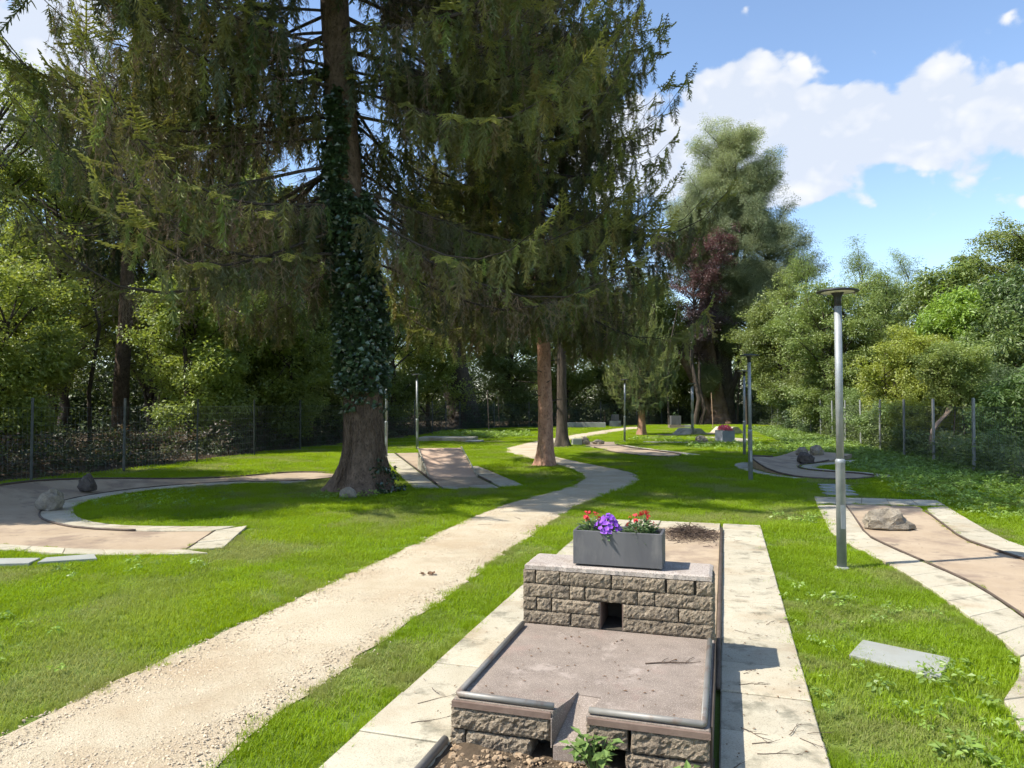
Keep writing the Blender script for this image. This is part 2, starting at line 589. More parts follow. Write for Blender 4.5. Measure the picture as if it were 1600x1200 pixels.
def smooth(pts, n, it=2):
    """Chaikin-smoothed polyline resampled to n points"""
    p = np.array([[*q, 0.0][:3] if len(q) == 2 else q for q in pts], dtype=float)
    for _ in range(it):
        a = p[:-1] * 0.75 + p[1:] * 0.25
        b = p[:-1] * 0.25 + p[1:] * 0.75
        q = np.empty((2 * len(a), 3))
        q[0::2], q[1::2] = a, b
        p = np.vstack([p[:1], q, p[-1:]])
    return resample(p, n)


HARD = []          # outlines of paved areas, where no grass grows


def hard(poly):
    HARD.append(np.array([p[:2] for p in poly], dtype=float))


def in_poly(P, poly):
    x, y = P[:, 0], P[:, 1]
    r = np.zeros(len(P), bool)
    lo, hi = poly.min(0), poly.max(0)
    bb = (x > lo[0]) & (x < hi[0]) & (y > lo[1]) & (y < hi[1])
    if not bb.any():
        return r
    xs, ys = x[bb], y[bb]
    c = np.zeros(len(xs), bool)
    j = len(poly) - 1
    for i in range(len(poly)):
        xi, yi = poly[i]
        xj, yj = poly[j]
        k = ((yi > ys) != (yj > ys))
        if yj != yi:
            c ^= k & (xs < (xj - xi) * (ys - yi) / (yj - yi) + xi)
        j = i
    r[bb] = c
    return r

# ================================================================== ground, wood floor, gravel path
g = MB()
g.add([(-300, -100, 0), (300, -100, 0), (300, 500, 0), (-300, 500, 0)], [(0, 1, 2, 3)])
tag(g.build('ground', M['ground']), kind='structure')

FENCE_L = [(-11.2, 13.3), (-10.4, 15.4), (-9.6, 17.6), (-8.95, 20.2), (-8.4, 23.2), (-7.75, 26.0), (-6.6, 29.6), (-5.75, 32.8),
           (-4.85, 35.4), (-4.3, 38.3), (-3.9, 42.0), (-3.3, 45.0)]
FENCE_B = [(-3.3, 45.0), (-1.2, 47.6), (1.2, 49.9), (3.8, 51.6), (6.6, 52.8), (9.5, 54.2), (12.0, 57.0), (14.2, 60.6), (17.4, 62.4), (20.6, 60.8), (21.4, 57.0), (19.4, 53.0)]
FENCE_R = [(10.2, 14.0), (10.68, 16.45), (11.21, 18.9), (11.75, 21.3), (12.37, 23.9), (13.0, 26.5), (13.6, 29.0), (14.25, 31.6), (14.86, 34.2),
           (15.55, 37.0), (16.25, 39.7), (16.94, 42.4), (17.57, 45.2), (18.3, 48.0), (19.0, 50.8), (19.4, 53.0)]

wood = [(x - 0.35, y + 0.1) for x, y in FENCE_L[1:]] + [(x, y + 0.5) for x, y in FENCE_B[1:-1]] + [(19.9, 53.0)] + \
       [(x + 0.5, y) for x, y in reversed(FENCE_R[:-1])] + [(9.9, 8.0), (9.2, 2.0), (9.0, -60), (250, -60), (250, 400), (-250, 400), (-250, -60), (-16, -60), (-14.0, 8.0), (-12.2, 12.5)]
f = MB()
f.add([(x, y, 0.006) for x, y in wood], [tuple(range(len(wood)))])
wf = f.build('forest_floor', M['floor'])
bm = bmesh.new(); bm.from_mesh(wf.data); bmesh.ops.triangulate(bm, faces=bm.faces[:]); bm.normal_update()
bmesh.ops.reverse_faces(bm, faces=[q for q in bm.faces if q.normal.z < 0]); bm.to_mesh(wf.data); bm.free()
tag(wf, kind='structure')
WOOD = np.array(wood)

PATH_L = [(-3.1, 1.5), (-2.8, 2.8), (-2.61, 3.66), (-2.51, 3.94), (-2.42, 4.33), (-2.27, 4.81), (-2.14, 5.33), (-1.93, 5.94), (-1.71, 6.74), (-1.26, 8.25), (-0.87, 9.67),
          (-0.5, 10.89), (0.05, 12.3), (0.73, 13.52), (1.38, 14.9), (1.72, 16.45), (1.62, 17.84), (1.17, 19.91), (0.45, 21.98), (-0.15, 24.23),
          (-0.25, 26.25), (0.15, 28.6), (1.15, 32.02), (2.87, 37.04), (5.54, 43.92), (8.3, 50.5)]
PATH_R = [(-1.7, 1.5), (-1.45, 2.8), (-1.35, 3.36), (-1.34, 3.72), (-1.24, 4.02), (-1.12, 4.4), (-1.0, 4.86), (-0.74, 5.76), (-0.56, 6.29), (-0.14, 7.91), (0.13, 8.78), (0.6, 10.3),
          (1.06, 11.76), (1.51, 12.71), (2.3, 14.24), (2.8, 15.51), (2.98, 16.74), (2.85, 17.84), (2.15, 19.91), (1.42, 22.2), (1.15, 24.5), (1.4, 27.5), (2.4, 31.8), (4.3, 37.6), (7.0, 44.0), (9.4, 49.7)]
pl, pr = smooth(PATH_L, 240), smooth(PATH_R, 240)
rng0 = random.Random(4)
g = MB()
NA = 9
for i in range(240):
    wob = 0.05 * mnoise.noise(Vector((i * 0.9, 0.3, 0))) + 0.03 * mnoise.noise(Vector((i * 2.7, 3.3, 0)))
    wob2 = 0.05 * mnoise.noise(Vector((i * 0.8, 7.3, 0))) + 0.03 * mnoise.noise(Vector((i * 2.9, 5.3, 0)))
    a, b = pl[i].copy(), pr[i].copy()
    a[0] -= wob; b[0] += wob2
    for k in range(NA):
        t = k / (NA - 1)
        q = a * (1 - t) + b * t
        e = min(t, 1 - t)
        z = 0.008 + 0.016 * min(1, e * 5) + 0.007 * mnoise.noise(Vector((q[0] * 2.2, q[1] * 2.2, 0)))
        g.v.append((q[0], q[1], max(0.005, z)))
for i in range(239):
    for k in range(NA - 1):
        g.f.append((i * NA + k, i * NA + k + 1, (i + 1) * NA + k + 1, (i + 1) * NA + k))
path = g.build('gravel_path', M['gravel'], smooth=True)
tag(path, kind='structure')
PATHPOLY = np.vstack([pl[:, :2], pr[::-1, :2]])
HARD.append(PATHPOLY)

# ================================================================== generic lane pieces
def slab_mesh(w, d, h, seed):
    """bevelled concrete slab, origin at its centre on the ground, slightly uneven"""
    r = random.Random(seed)
    m = MB()
    m.box(-w / 2, w / 2, -d / 2, d / 2, 0.002, h, 0.006)
    m.v = [(x + r.uniform(-0.002, 0.002), y + r.uniform(-0.002, 0.002), z) for x, y, z in m.v]
    return m.mesh('slab', M['slab'])


def apron(parent, A, B, n, z=0.028, name='slab', gap=0.006, seed=0, m='slab', it=1):
    """row of slabs between two polylines, each slab an object"""
    r = random.Random(seed)
    a, b = smooth(A, n + 1, it), smooth(B, n + 1, it)
    poly = np.vstack([a[:, :2], b[::-1, :2]])
    hard(poly)
    for i in range(n):
        q = [a[i, :2], b[i, :2], b[i + 1, :2], a[i + 1, :2]]
        c = sum(q) / 4
        e0 = (b[i, :2] + a[i, :2] - a[i + 1, :2] - b[i + 1, :2])
        e0 = e0 / max(1e-6, np.linalg.norm(e0)) * gap / 2
        q = [q[0] - e0, q[1] - e0, q[2] + e0, q[3] + e0]
        zz = z + r.uniform(-0.003, 0.003)
        mb = MB()
        mb.prism([(p[0] - c[0], p[1] - c[1]) for p in q], 0.002, zz, 0.005)
        o = inst(name, mb.mesh(name, M[m]), parent, (c[0], c[1], 0))
        o.rotation_euler = (r.uniform(-0.003, 0.003), r.uniform(-0.003, 0.003), 0)


def loft(parent, A, B, n, name='lane_surface', m='pad', nc=7, lift=0.014, it=1):
    """lane surface lofted between inner line A and outer line B (with z = banking of that edge), solid down to the ground"""
    a, b = smooth(A, n, it), smooth(B, n, it)
    hard(np.vstack([a[:, :2], b[::-1, :2]]))
    mb = MB()
    for i in range(n):
        for k in range(nc):
            t = k / (nc - 1)
            x, y = a[i, 0] * (1 - t) + b[i, 0] * t, a[i, 1] * (1 - t) + b[i, 1] * t
            za, zb = a[i, 2], b[i, 2]
            z = lift + za * (1 - t) + zb * (t ** 2.2 if za < zb * 0.5 else t)
            mb.v.append((x, y, z))
        mb.v.append((b[i, 0], b[i, 1], 0.002))
        mb.v.append((a[i, 0], a[i, 1], 0.002))
    w = nc + 2
    for i in range(n - 1):
        for k in range(w):
            k2 = (k + 1) % w
            mb.f.append((i * w + k, i * w + k2, (i + 1) * w + k2, (i + 1) * w + k))
    mb.f.append(tuple(range(w - 1, -1, -1)))
    mb.f.append(tuple((n - 1) * w + k for k in range(w)))
    me = mb.mesh(name, M[m])
    bm = bmesh.new(); bm.from_mesh(me); bmesh.ops.recalc_face_normals(bm, faces=bm.faces[:]); bm.to_mesh(me); bm.free()
    return inst(name, me, parent), a, b


def rail(parent, pts, r=0.015, n=60, z=0.03, m='rail', name='rail', it=1, smoothed=False):
    p = pts if smoothed else smooth(pts, n, it)
    mb = MB()
    mb.tube([(q[0], q[1], q[2] + z) for q in p], r, 7)
    return mb.build(name, M[m], parent, True)


def rough_block(w, h, d, seed, name='stone_block', rough=0.014):
    """split-faced stone block: broken front at y = 0 facing -y, x from 0 to w, z from 0 to h"""
    r = random.Random(seed)
    nx, nz = max(4, int(w / 0.012)), max(4, int(h / 0.012))
    mb = MB()
    off = Vector((seed * 3.7, seed * 1.9, 0))
    for j in range(nz + 1):
        for i in range(nx + 1):
            x, z = w * i / nx, h * j / nz
            e = min(i, nx - i, j, nz - j)
            if e == 0:
                y = 0.004 + r.uniform(-0.003, 0.003)
            else:
                y = -rough * 0.25 - rough * (0.6 * mnoise.noise(Vector((x * 15, z * 15, 0)) + off) + 0.55 * mnoise.noise(Vector((x * 44, z * 44, 5)) + off) + 0.5 * mnoise.noise(Vector((x * 95, z * 95, 9)) + off)) + r.uniform(-0.002, 0.002)
            jx = r.uniform(-0.004, 0.004) if 0 < i < nx else r.uniform(-0.002, 0.002)
            jz = r.uniform(-0.004, 0.004) if 0 < j < nz else r.uniform(-0.002, 0.002)
            mb.v.append((x + jx, y, z + jz))
    for j in range(nz):
        for i in range(nx):
            k = j * (nx + 1) + i
            mb.f.append((k, k + 1, k + nx + 2, k + nx + 1))
    # back box
    ring = [j * (nx + 1) for j in range(nz, -1, -1)] + [i for i in range(1, nx + 1)] + [j * (nx + 1) + nx for j in range(1, nz + 1)] + [nz * (nx + 1) + i for i in range(nx - 1, 0, -1)]
    n0 = len(mb.v)
    for k in ring:
        x, y, z = mb.v[k]
        mb.v.append((x, d, z))
    m = len(ring)
    for q in range(m):
        q2 = (q + 1) % m
        mb.f.append((ring[q], n0 + q, n0 + q2, ring[q2]))
    mb.f.append(tuple(n0 + q for q in range(m)))
    me = mb.mesh(name, M['stone'])
    bm = bmesh.new(); bm.from_mesh(me); bmesh.ops.recalc_face_normals(bm, faces=bm.faces[:]); bm.to_mesh(me); bm.free()
    return me


def rock(name, loc, size, seed, m, label, cat='rock', group=None, rz=0.0, sub=3, flat=0.35, amp=0.32):
    bm = bmesh.new()
    bmesh.ops.create_icosphere(bm, subdivisions=sub, radius=1.0)
    off = Vector((seed * 5.1, seed * 2.3, seed * 1.1))
    for v in bm.verts:
        d = v.co.normalized()
        k = 1 + amp * mnoise.noise(d * 1.3 + off) + amp * 0.6 * mnoise.noise(d * 2.9 + off) + amp * 0.28 * mnoise.noise(d * 7.5 + off)
        # facets
        k -= 0.10 * abs(mnoise.noise(d * 1.9 - off))
        v.co = d * k
        if v.co.z < -flat:
            v.co.z = -flat + (v.co.z + flat) * 0.1
    zmin = min(v.co.z for v in bm.verts)
    xs = [v.co.x for v in bm.verts]; ys = [v.co.y for v in bm.verts]; zs = [v.co.z for v in bm.verts]
    sx, sy, sz = size[0] / (max(xs) - min(xs)), size[1] / (max(ys) - min(ys)), size[2] / (max(zs) - zmin)
    for v in bm.verts:
        v.co = Vector((v.co.x * sx, v.co.y * sy, (v.co.z - zmin) * sz))
    me = bpy.data.meshes.new(name)
    bm.to_mesh(me); bm.free()
    me.materials.append(M[m])
    o = inst(name, me, None, loc, (0, 0, rz))
    return tag(o, label, cat, group)


# ================================================================== the tunnel lane in front
RZ = -R(16.7)
LA = empty('minigolf_lane', (-0.29, 3.55, 0), RZ)
tag(LA, 'minigolf lane with raised terrazzo deck and split-stone tunnel wall carrying the grey planter', 'minigolf lane')
ca, sa = math.cos(RZ), math.sin(RZ)


def FL(s, t):
    return (-0.29 + s * ca - t * sa, 3.55 + s * sa + t * ca)


W = 1.22
slabs = [slab_mesh(0.490, 0.490, 0.03, k) for k in range(4)]
rs = random.Random(11)


def put_slab(s, t, me=None, sc=(1, 1, 1)):
    inst('slab', me or rs.choice(slabs), LA, (s, t, rs.uniform(-0.004, 0.003)), (rs.uniform(-0.004, 0.004), rs.uniform(-0.004, 0.004), rs.choice((0, math.pi)) + rs.uniform(-0.004, 0.004)), sc)


for i in range(-3, 14):
    put_slab(-0.262, -0.02 + 0.5 * i + 0.25)
for i in range(-3, 14):
    put_slab(W + 0.285, 0.03 + 0.5 * i + 0.25)
for k in range(3):
    put_slab(0.208 + 0.407 * k, 6.76, sc=(0.81, 1, 1))
hard([FL(-0.51, -2.0), FL(W + 0.535, -2.0), FL(W + 0.535, 7.03), FL(-0.51, 7.03)])

# lane surface behind the wall
mb = MB(); mb.box(0.0, W, 1.60, 6.50, 0.002, 0.022)
mb.build('lane_surface', M['pad'], LA)
# steel tubes along that lane
for s in (0.012, W + 0.022):
    mb = MB(); mb.tube([(s, 1.02 if s > 1 else 1.64, 0.05), (s, 3.5, 0.05), (s, 6.5, 0.05)], 0.017, 8)
    mb.build('rail', M['rail'], LA, True)
mb = MB(); mb.tube([(-0.035, -0.02, 0.045), (-0.05, -0.8, 0.045), (-0.06, -2.0, 0.045)], 0.021, 10)
mb.build('rail', M['tube'], LA, True)
# deck: body, edging, surface with a channel
ZD = 0.24
mb = MB()
mb.prism([(0.035, 0.16), (0.42, 0.16), (0.50, 0.24), (W - 0.02, 0.24), (W - 0.02, 1.3), (0.035, 1.3)], 0.0, ZD - 0.033)
deck = mb.build('deck', M['core'], LA)
mb = MB()     # terrazzo sheet with the notch; edge strip shows beneath the front rails
poly = [(0.0, 0.0), (0.505, 0.0), (0.577, 0.23), (0.70, 0.22), (0.665, 0.0), (W, 0.0), (W, 1.27), (0.0, 1.27)]
mb.prism(poly, ZD - 0.03, ZD)
mb.build('deck_surface', M['deck'], deck)
mb = MB()
mb.add([(0.508, -0.012, 0.085), (0.668, -0.012, 0.105), (0.703, 0.222, ZD - 0.004), (0.575, 0.232, ZD - 0.004), (0.508, -0.012, 0.02), (0.668, -0.012, 0.02)],
       [(0, 1, 2, 3), (4, 5, 1, 0)])
mb.build('channel', M['deck'], deck)
mb = MB(); mb.add([(0.503, -0.014, 0.075), (0.578, 0.236, ZD - 0.02), (0.578, 0.236, ZD + 0.012), (0.503, -0.014, ZD - 0.03),
                   (0.497, -0.014, 0.075), (0.571, 0.238, ZD - 0.02), (0.571, 0.238, ZD + 0.012), (0.497, -0.014, ZD - 0.03)],
                  [(0, 1, 2, 3), (7, 6, 5, 4), (3, 2, 6, 7), (0, 3, 7, 4), (1, 0, 4, 5), (2, 1, 5, 6)])
mb.build('channel_plate', M['deck'], deck)
mb = MB(); mb.box(-0.006, 0.497, -0.010, 0.05, ZD - 0.036, ZD - 0.004, 0.004); mb.build('edging', M['edge'], deck)
mb = MB(); mb.box(0.672, W + 0.006, -0.010, 0.05, ZD - 0.036, ZD - 0.004, 0.004); mb.build('edging', M['edge'], deck)
mb = MB(); mb.box(W + 0.001, W + 0.012, 0.052, 1.27, 0.01, ZD - 0.001); mb.build('edging', M['rail'], deck)
mb = MB(); mb.tube([(0.505, 0.018, ZD + 0.017), (0.022, 0.018, ZD + 0.02), (0.018, 0.024, ZD + 0.02), (0.018, 1.2, ZD + 0.02)], 0.0150, 10)
mb.build('rail', M['tube'], deck, True)
mb = MB(); mb.tube([(0.675, 0.018, ZD + 0.02), (W - 0.03, 0.018, ZD + 0.02), (W - 0.025, 0.024, ZD + 0.02), (W - 0.022, 1.2, ZD + 0.02)], 0.0150, 10)
mb.build('rail', M['tube'], deck, True)
# blocks under the deck front: upper course then lower course, gap broken open in the middle
seed = 1
for (x0, x1, z0, z1, y) in [(-0.012, 0.495, 0.098, 0.202, 0.0), (0.665, 0.86, 0.10, 0.202, 0.0), (0.872, W + 0.004, 0.098, 0.202, 0.0),
                            (-0.02, 0.06, -0.01, 0.092, 0.01), (0.066, 0.40, -0.01, 0.092, 0.006), (0.845, W + 0.006, -0.012, 0.092, 0.006)]:
    inst('stone_block', rough_block(x1 - x0 - 0.005, z1 - z0 - 0.005, 0.14, seed, rough=0.018), deck, (x0, y, z0)); seed += 1
for z0, z1 in ((0.0, 0.098), (0.103, 0.2)):
    for k in range(3):
        o = inst('stone_block', rough_block(0.40, z1 - z0, 0.08, seed, rough=0.006), deck, (0.012, 1.27 - 0.41 * k, z0), (0, 0, -math.pi / 2)); seed += 1
# tunnel wall
T0 = 1.27
wall = MB()
oa, ob = 0.515, 0.66
ch = 0.0885
wall.box(0.014, oa, T0 + 0.02, T0 + 0.355, 0.0, ZD + 2 * ch)
wall.box(ob, W - 0.014, T0 + 0.02, T0 + 0.355, 0.0, ZD + 2 * ch)
wall.box(0.0142, W - 0.0142, T0 + 0.022, T0 + 0.353, ZD + 2 * ch - 0.001, ZD + 4 * ch)
wall.box(oa - 0.001, ob + 0.001, T0 + 0.30, T0 + 0.352, 0.0, ZD + 2 * ch)
wall.box(oa - 0.001, ob + 0.001, T0 + 0.021, T0 + 0.30, 0.0, ZD + 0.003)
wl = wall.build('tunnel_wall', M['core'], LA)
K = W / 1180.0
rows = [[(0, 310), (315, 500), (640, 1178)],
        [(0, 87), (92, 183), (190, 500), (643, 975), (980, 1180)],
        [(0, 300), (305, 400), (405, 728), (732, 833), (838, 1180)],
        [(0, 78), (85, 238), (243, 565), (573, 897), (910, 1068), (1083, 1180)]]
for j, row in enumerate(rows):
    for (a, b) in row:
        w = (b - a) * K - 0.002
        inst('stone_block', rough_block(w, ch - 0.006, 0.06, seed), wl, (a * K, T0, ZD + 0.002 + j * ch)); seed += 1
# block faces on the two ends and the back of the wall
for j in range(6):
    z0 = 0.003 + j * 0.0985
    if z0 + 0.09 > ZD + 4 * ch:
        z0 = ZD + 4 * ch - 0.093
    for k in range(2):
        d0 = 0.175
        o = inst('stone_block', rough_block(d0 - 0.004, 0.09, 0.03, seed, rough=0.006), wl, (-0.002, T0 + 0.185 + 0.178 * k - 0.005, z0), (0, 0, -math.pi / 2)); seed += 1
        o = inst('stone_block', rough_block(d0 - 0.004, 0.09, 0.03, seed, rough=0.006), wl, (W + 0.002, T0 + 0.01 + 0.178 * k, z0), (0, 0, math.pi / 2)); seed += 1
    for (a, b) in ([(0.02, 0.40), (0.41, 0.80), (0.81, W - 0.02)] if j % 2 else [(0.02, 0.21), (0.22, 0.61), (0.62, 1.0), (1.01, W - 0.02)]):
        o = inst('stone_block', rough_block(b - a, 0.09, 0.03, seed, rough=0.006), wl, (b, T0 + 0.38, z0), (0, 0, math.pi)); seed += 1
# tunnel cheeks
mb = MB(); mb.box(oa - 0.004, oa + 0.004, T0 + 0.006, T0 + 0.298, ZD + 0.003, ZD + 2 * ch - 0.004)
mb.build('tunnel_cheek', M['edge'], wl)
mb = MB(); mb.box(ob - 0.004, ob + 0.004, T0 + 0.006, T0 + 0.298, ZD + 0.003, ZD + 2 * ch - 0.004)
mb.build('tunnel_cheek', M['edge'], wl)
# cap slab with ragged edge
bm = bmesh.new()
bmesh.ops.create_grid(bm, x_segments=46, y_segments=14, size=0.5)
ZC = ZD + 4 * ch
for v in bm.verts:
    ex = min(0.5 - abs(v.co.x), 0.5 - abs(v.co.y))
    x, y = (v.co.x + 0.5) * (W + 0.0) , (v.co.y + 0.5) * 0.375
    n = mnoise.noise(Vector((x * 22, y * 22, 1)))
    z = 0.036 + 0.0015 * mnoise.noise(Vector((x * 40, y * 40, 3)))
    if ex < 1e-4:
        z -= 0.010
        if abs(v.co.y) > 0.499:
            y += -math.copysign(0.010, v.co.y) * (1 + n)
        if abs(v.co.x) > 0.499:
            x += -math.copysign(0.008, v.co.x) * (1 + n)
    v.co = Vector((x, y, z))
ext = bmesh.ops.extrude_edge_only(bm, edges=[e for e in bm.edges if e.is_boundary])
for v in [q for q in ext['geom'] if isinstance(q, bmesh.types.BMVert)]:
    v.co.z = 0.0
    v.co.y += 0.004 * mnoise.noise(v.co * 30)
bmesh.ops.recalc_face_normals(bm, faces=bm.faces[:])
me = bpy.data.meshes.new('cap_slab'); bm.to_mesh(me); bm.free(); me.materials.append(M['cap'])
inst('cap_slab', me, wl, (0.0, T0 - 0.004, ZC + 0.001))
# dirt in front of the deck
bm = bmesh.new()
bmesh.ops.create_grid(bm, x_segments=40, y_segments=40, size=0.5)
for v in bm.verts:
    x, y = (v.co.x + 0.5) * (W + 0.06) - 0.04, -2.0 + (v.co.y + 0.5) * 2.22
    z = 0.012 + 0.02 * mnoise.noise(Vector((x * 5, y * 5, 0))) + 0.012 * mnoise.noise(Vector((x * 17, y * 17, 4)))
    if 0.38 < x < 0.86 and y > -0.1:
        z -= 0.02
    v.co = Vector((x, y, max(0.004, z + 0.01)))
me = bpy.data.meshes.new('dirt_bed'); bm.to_mesh(me); bm.free(); me.materials.append(M['soil'])
inst('dirt_bed', me, LA)

# ================================================================== rubble, pebbles
def stone_protos(n, name, m, seed):
    out = []
    for k in range(n):
        bm = bmesh.new()
        bmesh.ops.create_icosphere(bm, subdivisions=1, radius=0.5)
        for v in bm.verts:
            v.co *= 1 + 0.45 * mnoise.noise(v.co * 2.3 + Vector((seed + k * 7.7, 0, 0)))
            v.co.z *= 0.6
        me = bpy.data.meshes.new(name)
        bm.to_mesh(me); bm.free(); me.materials.append(M[m])
        out.append(me)
    return out


peb = stone_protos(4, 'pebble', 'pebble', 3.0)
rn = np.random.default_rng(7)


def eul(n, tilt=3.14):
    return np.stack([rn.uniform(-tilt, tilt, n), rn.uniform(-tilt, tilt, n), rn.uniform(0, 6.28, n)], axis=1)


# gravel on the near path
n = 26000
ii = np.interp(2.6 + 10.5 * rn.random(n) ** 1.7, pl[:130, 1], np.arange(130.0))
i0 = ii.astype(int); fi = (ii - i0)[:, None]
tt = rn.uniform(-0.012, 1.012, n)
P = (pl[i0] * (1 - fi) + pl[i0 + 1] * fi) * (1 - tt[:, None]) + (pr[i0] * (1 - fi) + pr[i0 + 1] * fi) * tt[:, None]
P[:, :2] += rn.normal(0, 0.035, (n, 2))
P[:, 2] = 0.022 - 0.012 * (np.abs(tt - 0.5) > 0.44)
s = (0.005 + 0.014 * rn.random(n) ** 3.0)
go = scatter('gravel', 'pebble', peb, P, eul(n, 0.5), np.stack([s * 1.2, s, s], axis=1), rn.integers(0, 4, n), np.ones((n, 3)))
tag(go, 'pale loose pebbles strewn over the gravel path', 'gravel', kind='stuff')
n = 1500
P = np.array([FL(a, b) for a, b in zip(rn.uniform(0.0, W, n), -0.02 - 0.9 * rn.random(n) ** 1.5)])
P = np.hstack([P, np.full((n, 1), 0.024)])
s = 0.006 + 0.034 * rn.random(n) ** 4
go = scatter('rubble', 'rubble', stone_protos(4, 'rubble_stone', 'rubble', 9.0), P, eul(n, 0.6), np.stack([s * 1.2, s, s], axis=1), rn.integers(0, 4, n), np.ones((n, 3)))
tag(go, 'loose rubble stones on the dirt in front of the deck', 'rubble', kind='stuff')

# ================================================================== the curved lane with a banked bend (far end of the left lawn)
LB = empty('minigolf_lane', (0, 0, 0))
tag(LB, 'long curving minigolf lane with banked bend sweeping round the shaded grass oval', 'minigolf lane')
inn = [(-3.95, 16.05), (-4.5, 15.42), (-5.27, 15.14), (-5.8, 15.26), (-6.49, 14.9), (-7.0, 14.45), (-7.4, 13.9), (-7.66, 13.2), (-7.74, 12.4), (-7.57, 11.6),
       (-7.27, 10.95), (-6.9, 10.42), (-6.4, 9.95), (-5.8, 9.57), (-4.94, 9.36), (-3.95, 9.39)]
outr = [(-4.15, 17.05, 0), (-4.85, 17.4, 0), (-5.55, 17.25, 0), (-6.09, 16.45, 0), (-6.79, 15.95, 0.0), (-7.5, 15.5, 0.03), (-8.2, 14.85, 0.11), (-8.68, 13.9, 0.2), (-8.95, 12.9, 0.25),
        (-8.85, 11.5, 0.25), (-8.45, 10.3, 0.2), (-7.75, 9.4, 0.1), (-6.95, 8.8, 0.03), (-6.1, 8.5, 0), (-4.8, 8.18, 0), (-3.76, 8.18, 0)]
o, a, b = loft(LB, inn, outr, 90, nc=9)
rail(LB, a[:82], 0.015, m='rail', smoothed=True)
rail(LB, b[:74], 0.017, m='rail', smoothed=True)
mb = MB(); mb.tube([(-3.9, 9.37, 0.025), (-3.74, 8.2, 0.025)], 0.012, 6); mb.build('rail', M['rail'], LB, True)
isl = [(-4.3, 15.3), (-4.9, 15.05), (-5.69, 14.95), (-6.3, 14.6), (-6.75, 14.15), (-7.1, 13.6), (-7.32, 12.9), (-7.3, 12.2), (-7.13, 11.6), (-6.86, 11.14), (-6.49, 10.59), (-5.94, 10.05), (-5.39, 9.79), (-4.77, 9.69), (-3.75, 9.74)]
apron(LB, inn[1:], isl, 26, seed=3)
apron(LB, [(-3.92, 9.37), (-3.73, 8.17)], [(-3.62, 9.76), (-3.36, 8.3)], 3, seed=5, it=0)
apron(LB, [(-3.73, 8.16), (-4.8, 8.16), (-6.1, 8.48), (-7.0, 8.77)], [(-3.4, 7.98), (-4.5, 7.84), (-6.0, 8.2), (-7.1, 8.52)], 7, seed=6)
rock('rock', (-7.25, 11.2, 0.02), (0.40, 0.36, 0.34), 2, 'rock', 'rounded pale limestone rock on the bend of the curving lane')
rock('rock', (-7.95, 13.35, 0.05), (0.32, 0.3, 0.34), 5, 'rockdark', 'dark upright rock at the foot of the banked bend')

# ================================================================== the lane with the boulder (right edge)
LR = empty('minigolf_lane', (0, 0, 0))
tag(LR, 'bent minigolf lane with pale slab borders and grey boulder near its far end', 'minigolf lane')
rl = [(5.55, 11.95), (5.48, 11.69), (4.95, 10.25), (4.5, 9.07), (4.42, 8.39), (4.37, 7.75), (4.32, 6.96), (4.27, 6.55), (4.17, 6.15), (4.03, 5.63), (3.8, 4.9), (3.4, 4.1), (3.2, 3.4)]
rr = [(6.65, 11.65), (6.53, 11.34), (6.0, 9.95), (5.56, 8.8), (5.52, 8.2), (5.5, 7.6), (5.46, 6.9), (5.44, 6.5), (5.4, 6.0), (5.3, 5.5), (5.1, 4.6), (4.8, 3.7), (4.7, 3.0)]
o, a, b = loft(LR, rl, rr, 60, nc=3)
rail(LR, a[2:], 0.013, smoothed=True)
rail(LR, b[4:], 0.014, smoothed=True)
apron(LR, [(5.02, 11.72), (4.8, 11.08), (4.25, 9.62), (4.08, 8.99), (4.03, 8.51), (3.95, 7.68), (3.85, 6.78), (3.71, 6.15), (3.54, 5.38), (3.43, 4.85), (3.2, 4.48), (2.8, 4.11), (2.6, 3.75), (2.55, 3.2)],
      [(5.5, 11.7), (4.95, 10.2), (4.48, 9.05), (4.4, 8.39), (4.35, 7.75), (4.3, 6.96), (4.25, 6.55), (4.15, 6.15), (4.0, 5.63), (3.77, 4.9), (3.6, 4.5), (3.38, 4.1), (3.25, 3.7), (3.18, 3.4)], 20, seed=8)
apron(LR, [(6.67, 11.45), (6.55, 11.3), (6.02, 9.93), (5.58, 8.8), (5.54, 8.2), (5.52, 7.6), (5.48, 6.9), (5.46, 6.5)],
      [(7.06, 11.55), (6.95, 11.3), (6.55, 10.2), (6.24, 9.34), (5.98, 8.5), (5.97, 7.7), (5.95, 6.9), (5.93, 6.5)], 12, seed=9)
apron(LR, [(5.05, 11.8), (5.52, 12.0), (6.7, 11.7), (7.09, 11.65)], [(5.42, 12.79), (5.9, 12.67), (6.85, 12.43), (7.33, 12.3)], 5, seed=10, it=0)
rock('boulder', (5.02, 9.55, 0.015), (0.66, 0.34, 0.29), 9, 'rock', 'large angular grey boulder with ochre lichen lying on the bent lane', 'boulder', rz=-0.15, amp=0.4)

# ================================================================== S-shaped lane with three rocks
LM = empty('minigolf_lane', (0, 0, 0))
tag(LM, 'S-shaped minigolf lane with banked turn and raised end holding three rocks', 'minigolf lane')
mi = [(8.42, 16.5), (8.29, 17.05), (7.86, 17.42), (7.52, 17.85), (7.45, 18.3), (7.55, 18.8), (7.75, 19.2), (8.1, 19.6), (8.85, 20.12, 0.03), (9.5, 20.7, 0.1), (10.15, 21.24, 0.17)]
mo = [(8.3, 16.2), (7.74, 15.77), (7.14, 15.64), (6.5, 15.98), (6.2, 17.0, 0.05), (6.2, 18.2, 0.2), (6.5, 19.4, 0.24), (7.1, 20.4, 0.16), (7.8, 21.2, 0.08), (8.5, 22.1, 0.1), (9.2, 23.0, 0.17)]
mi = [q if len(q) == 3 else (*q, 0.0) for q in mi]
mo = [q if len(q) == 3 else (*q, 0.0) for q in mo]
o, a, b = loft(LM, mi, mo, 60, nc=8)
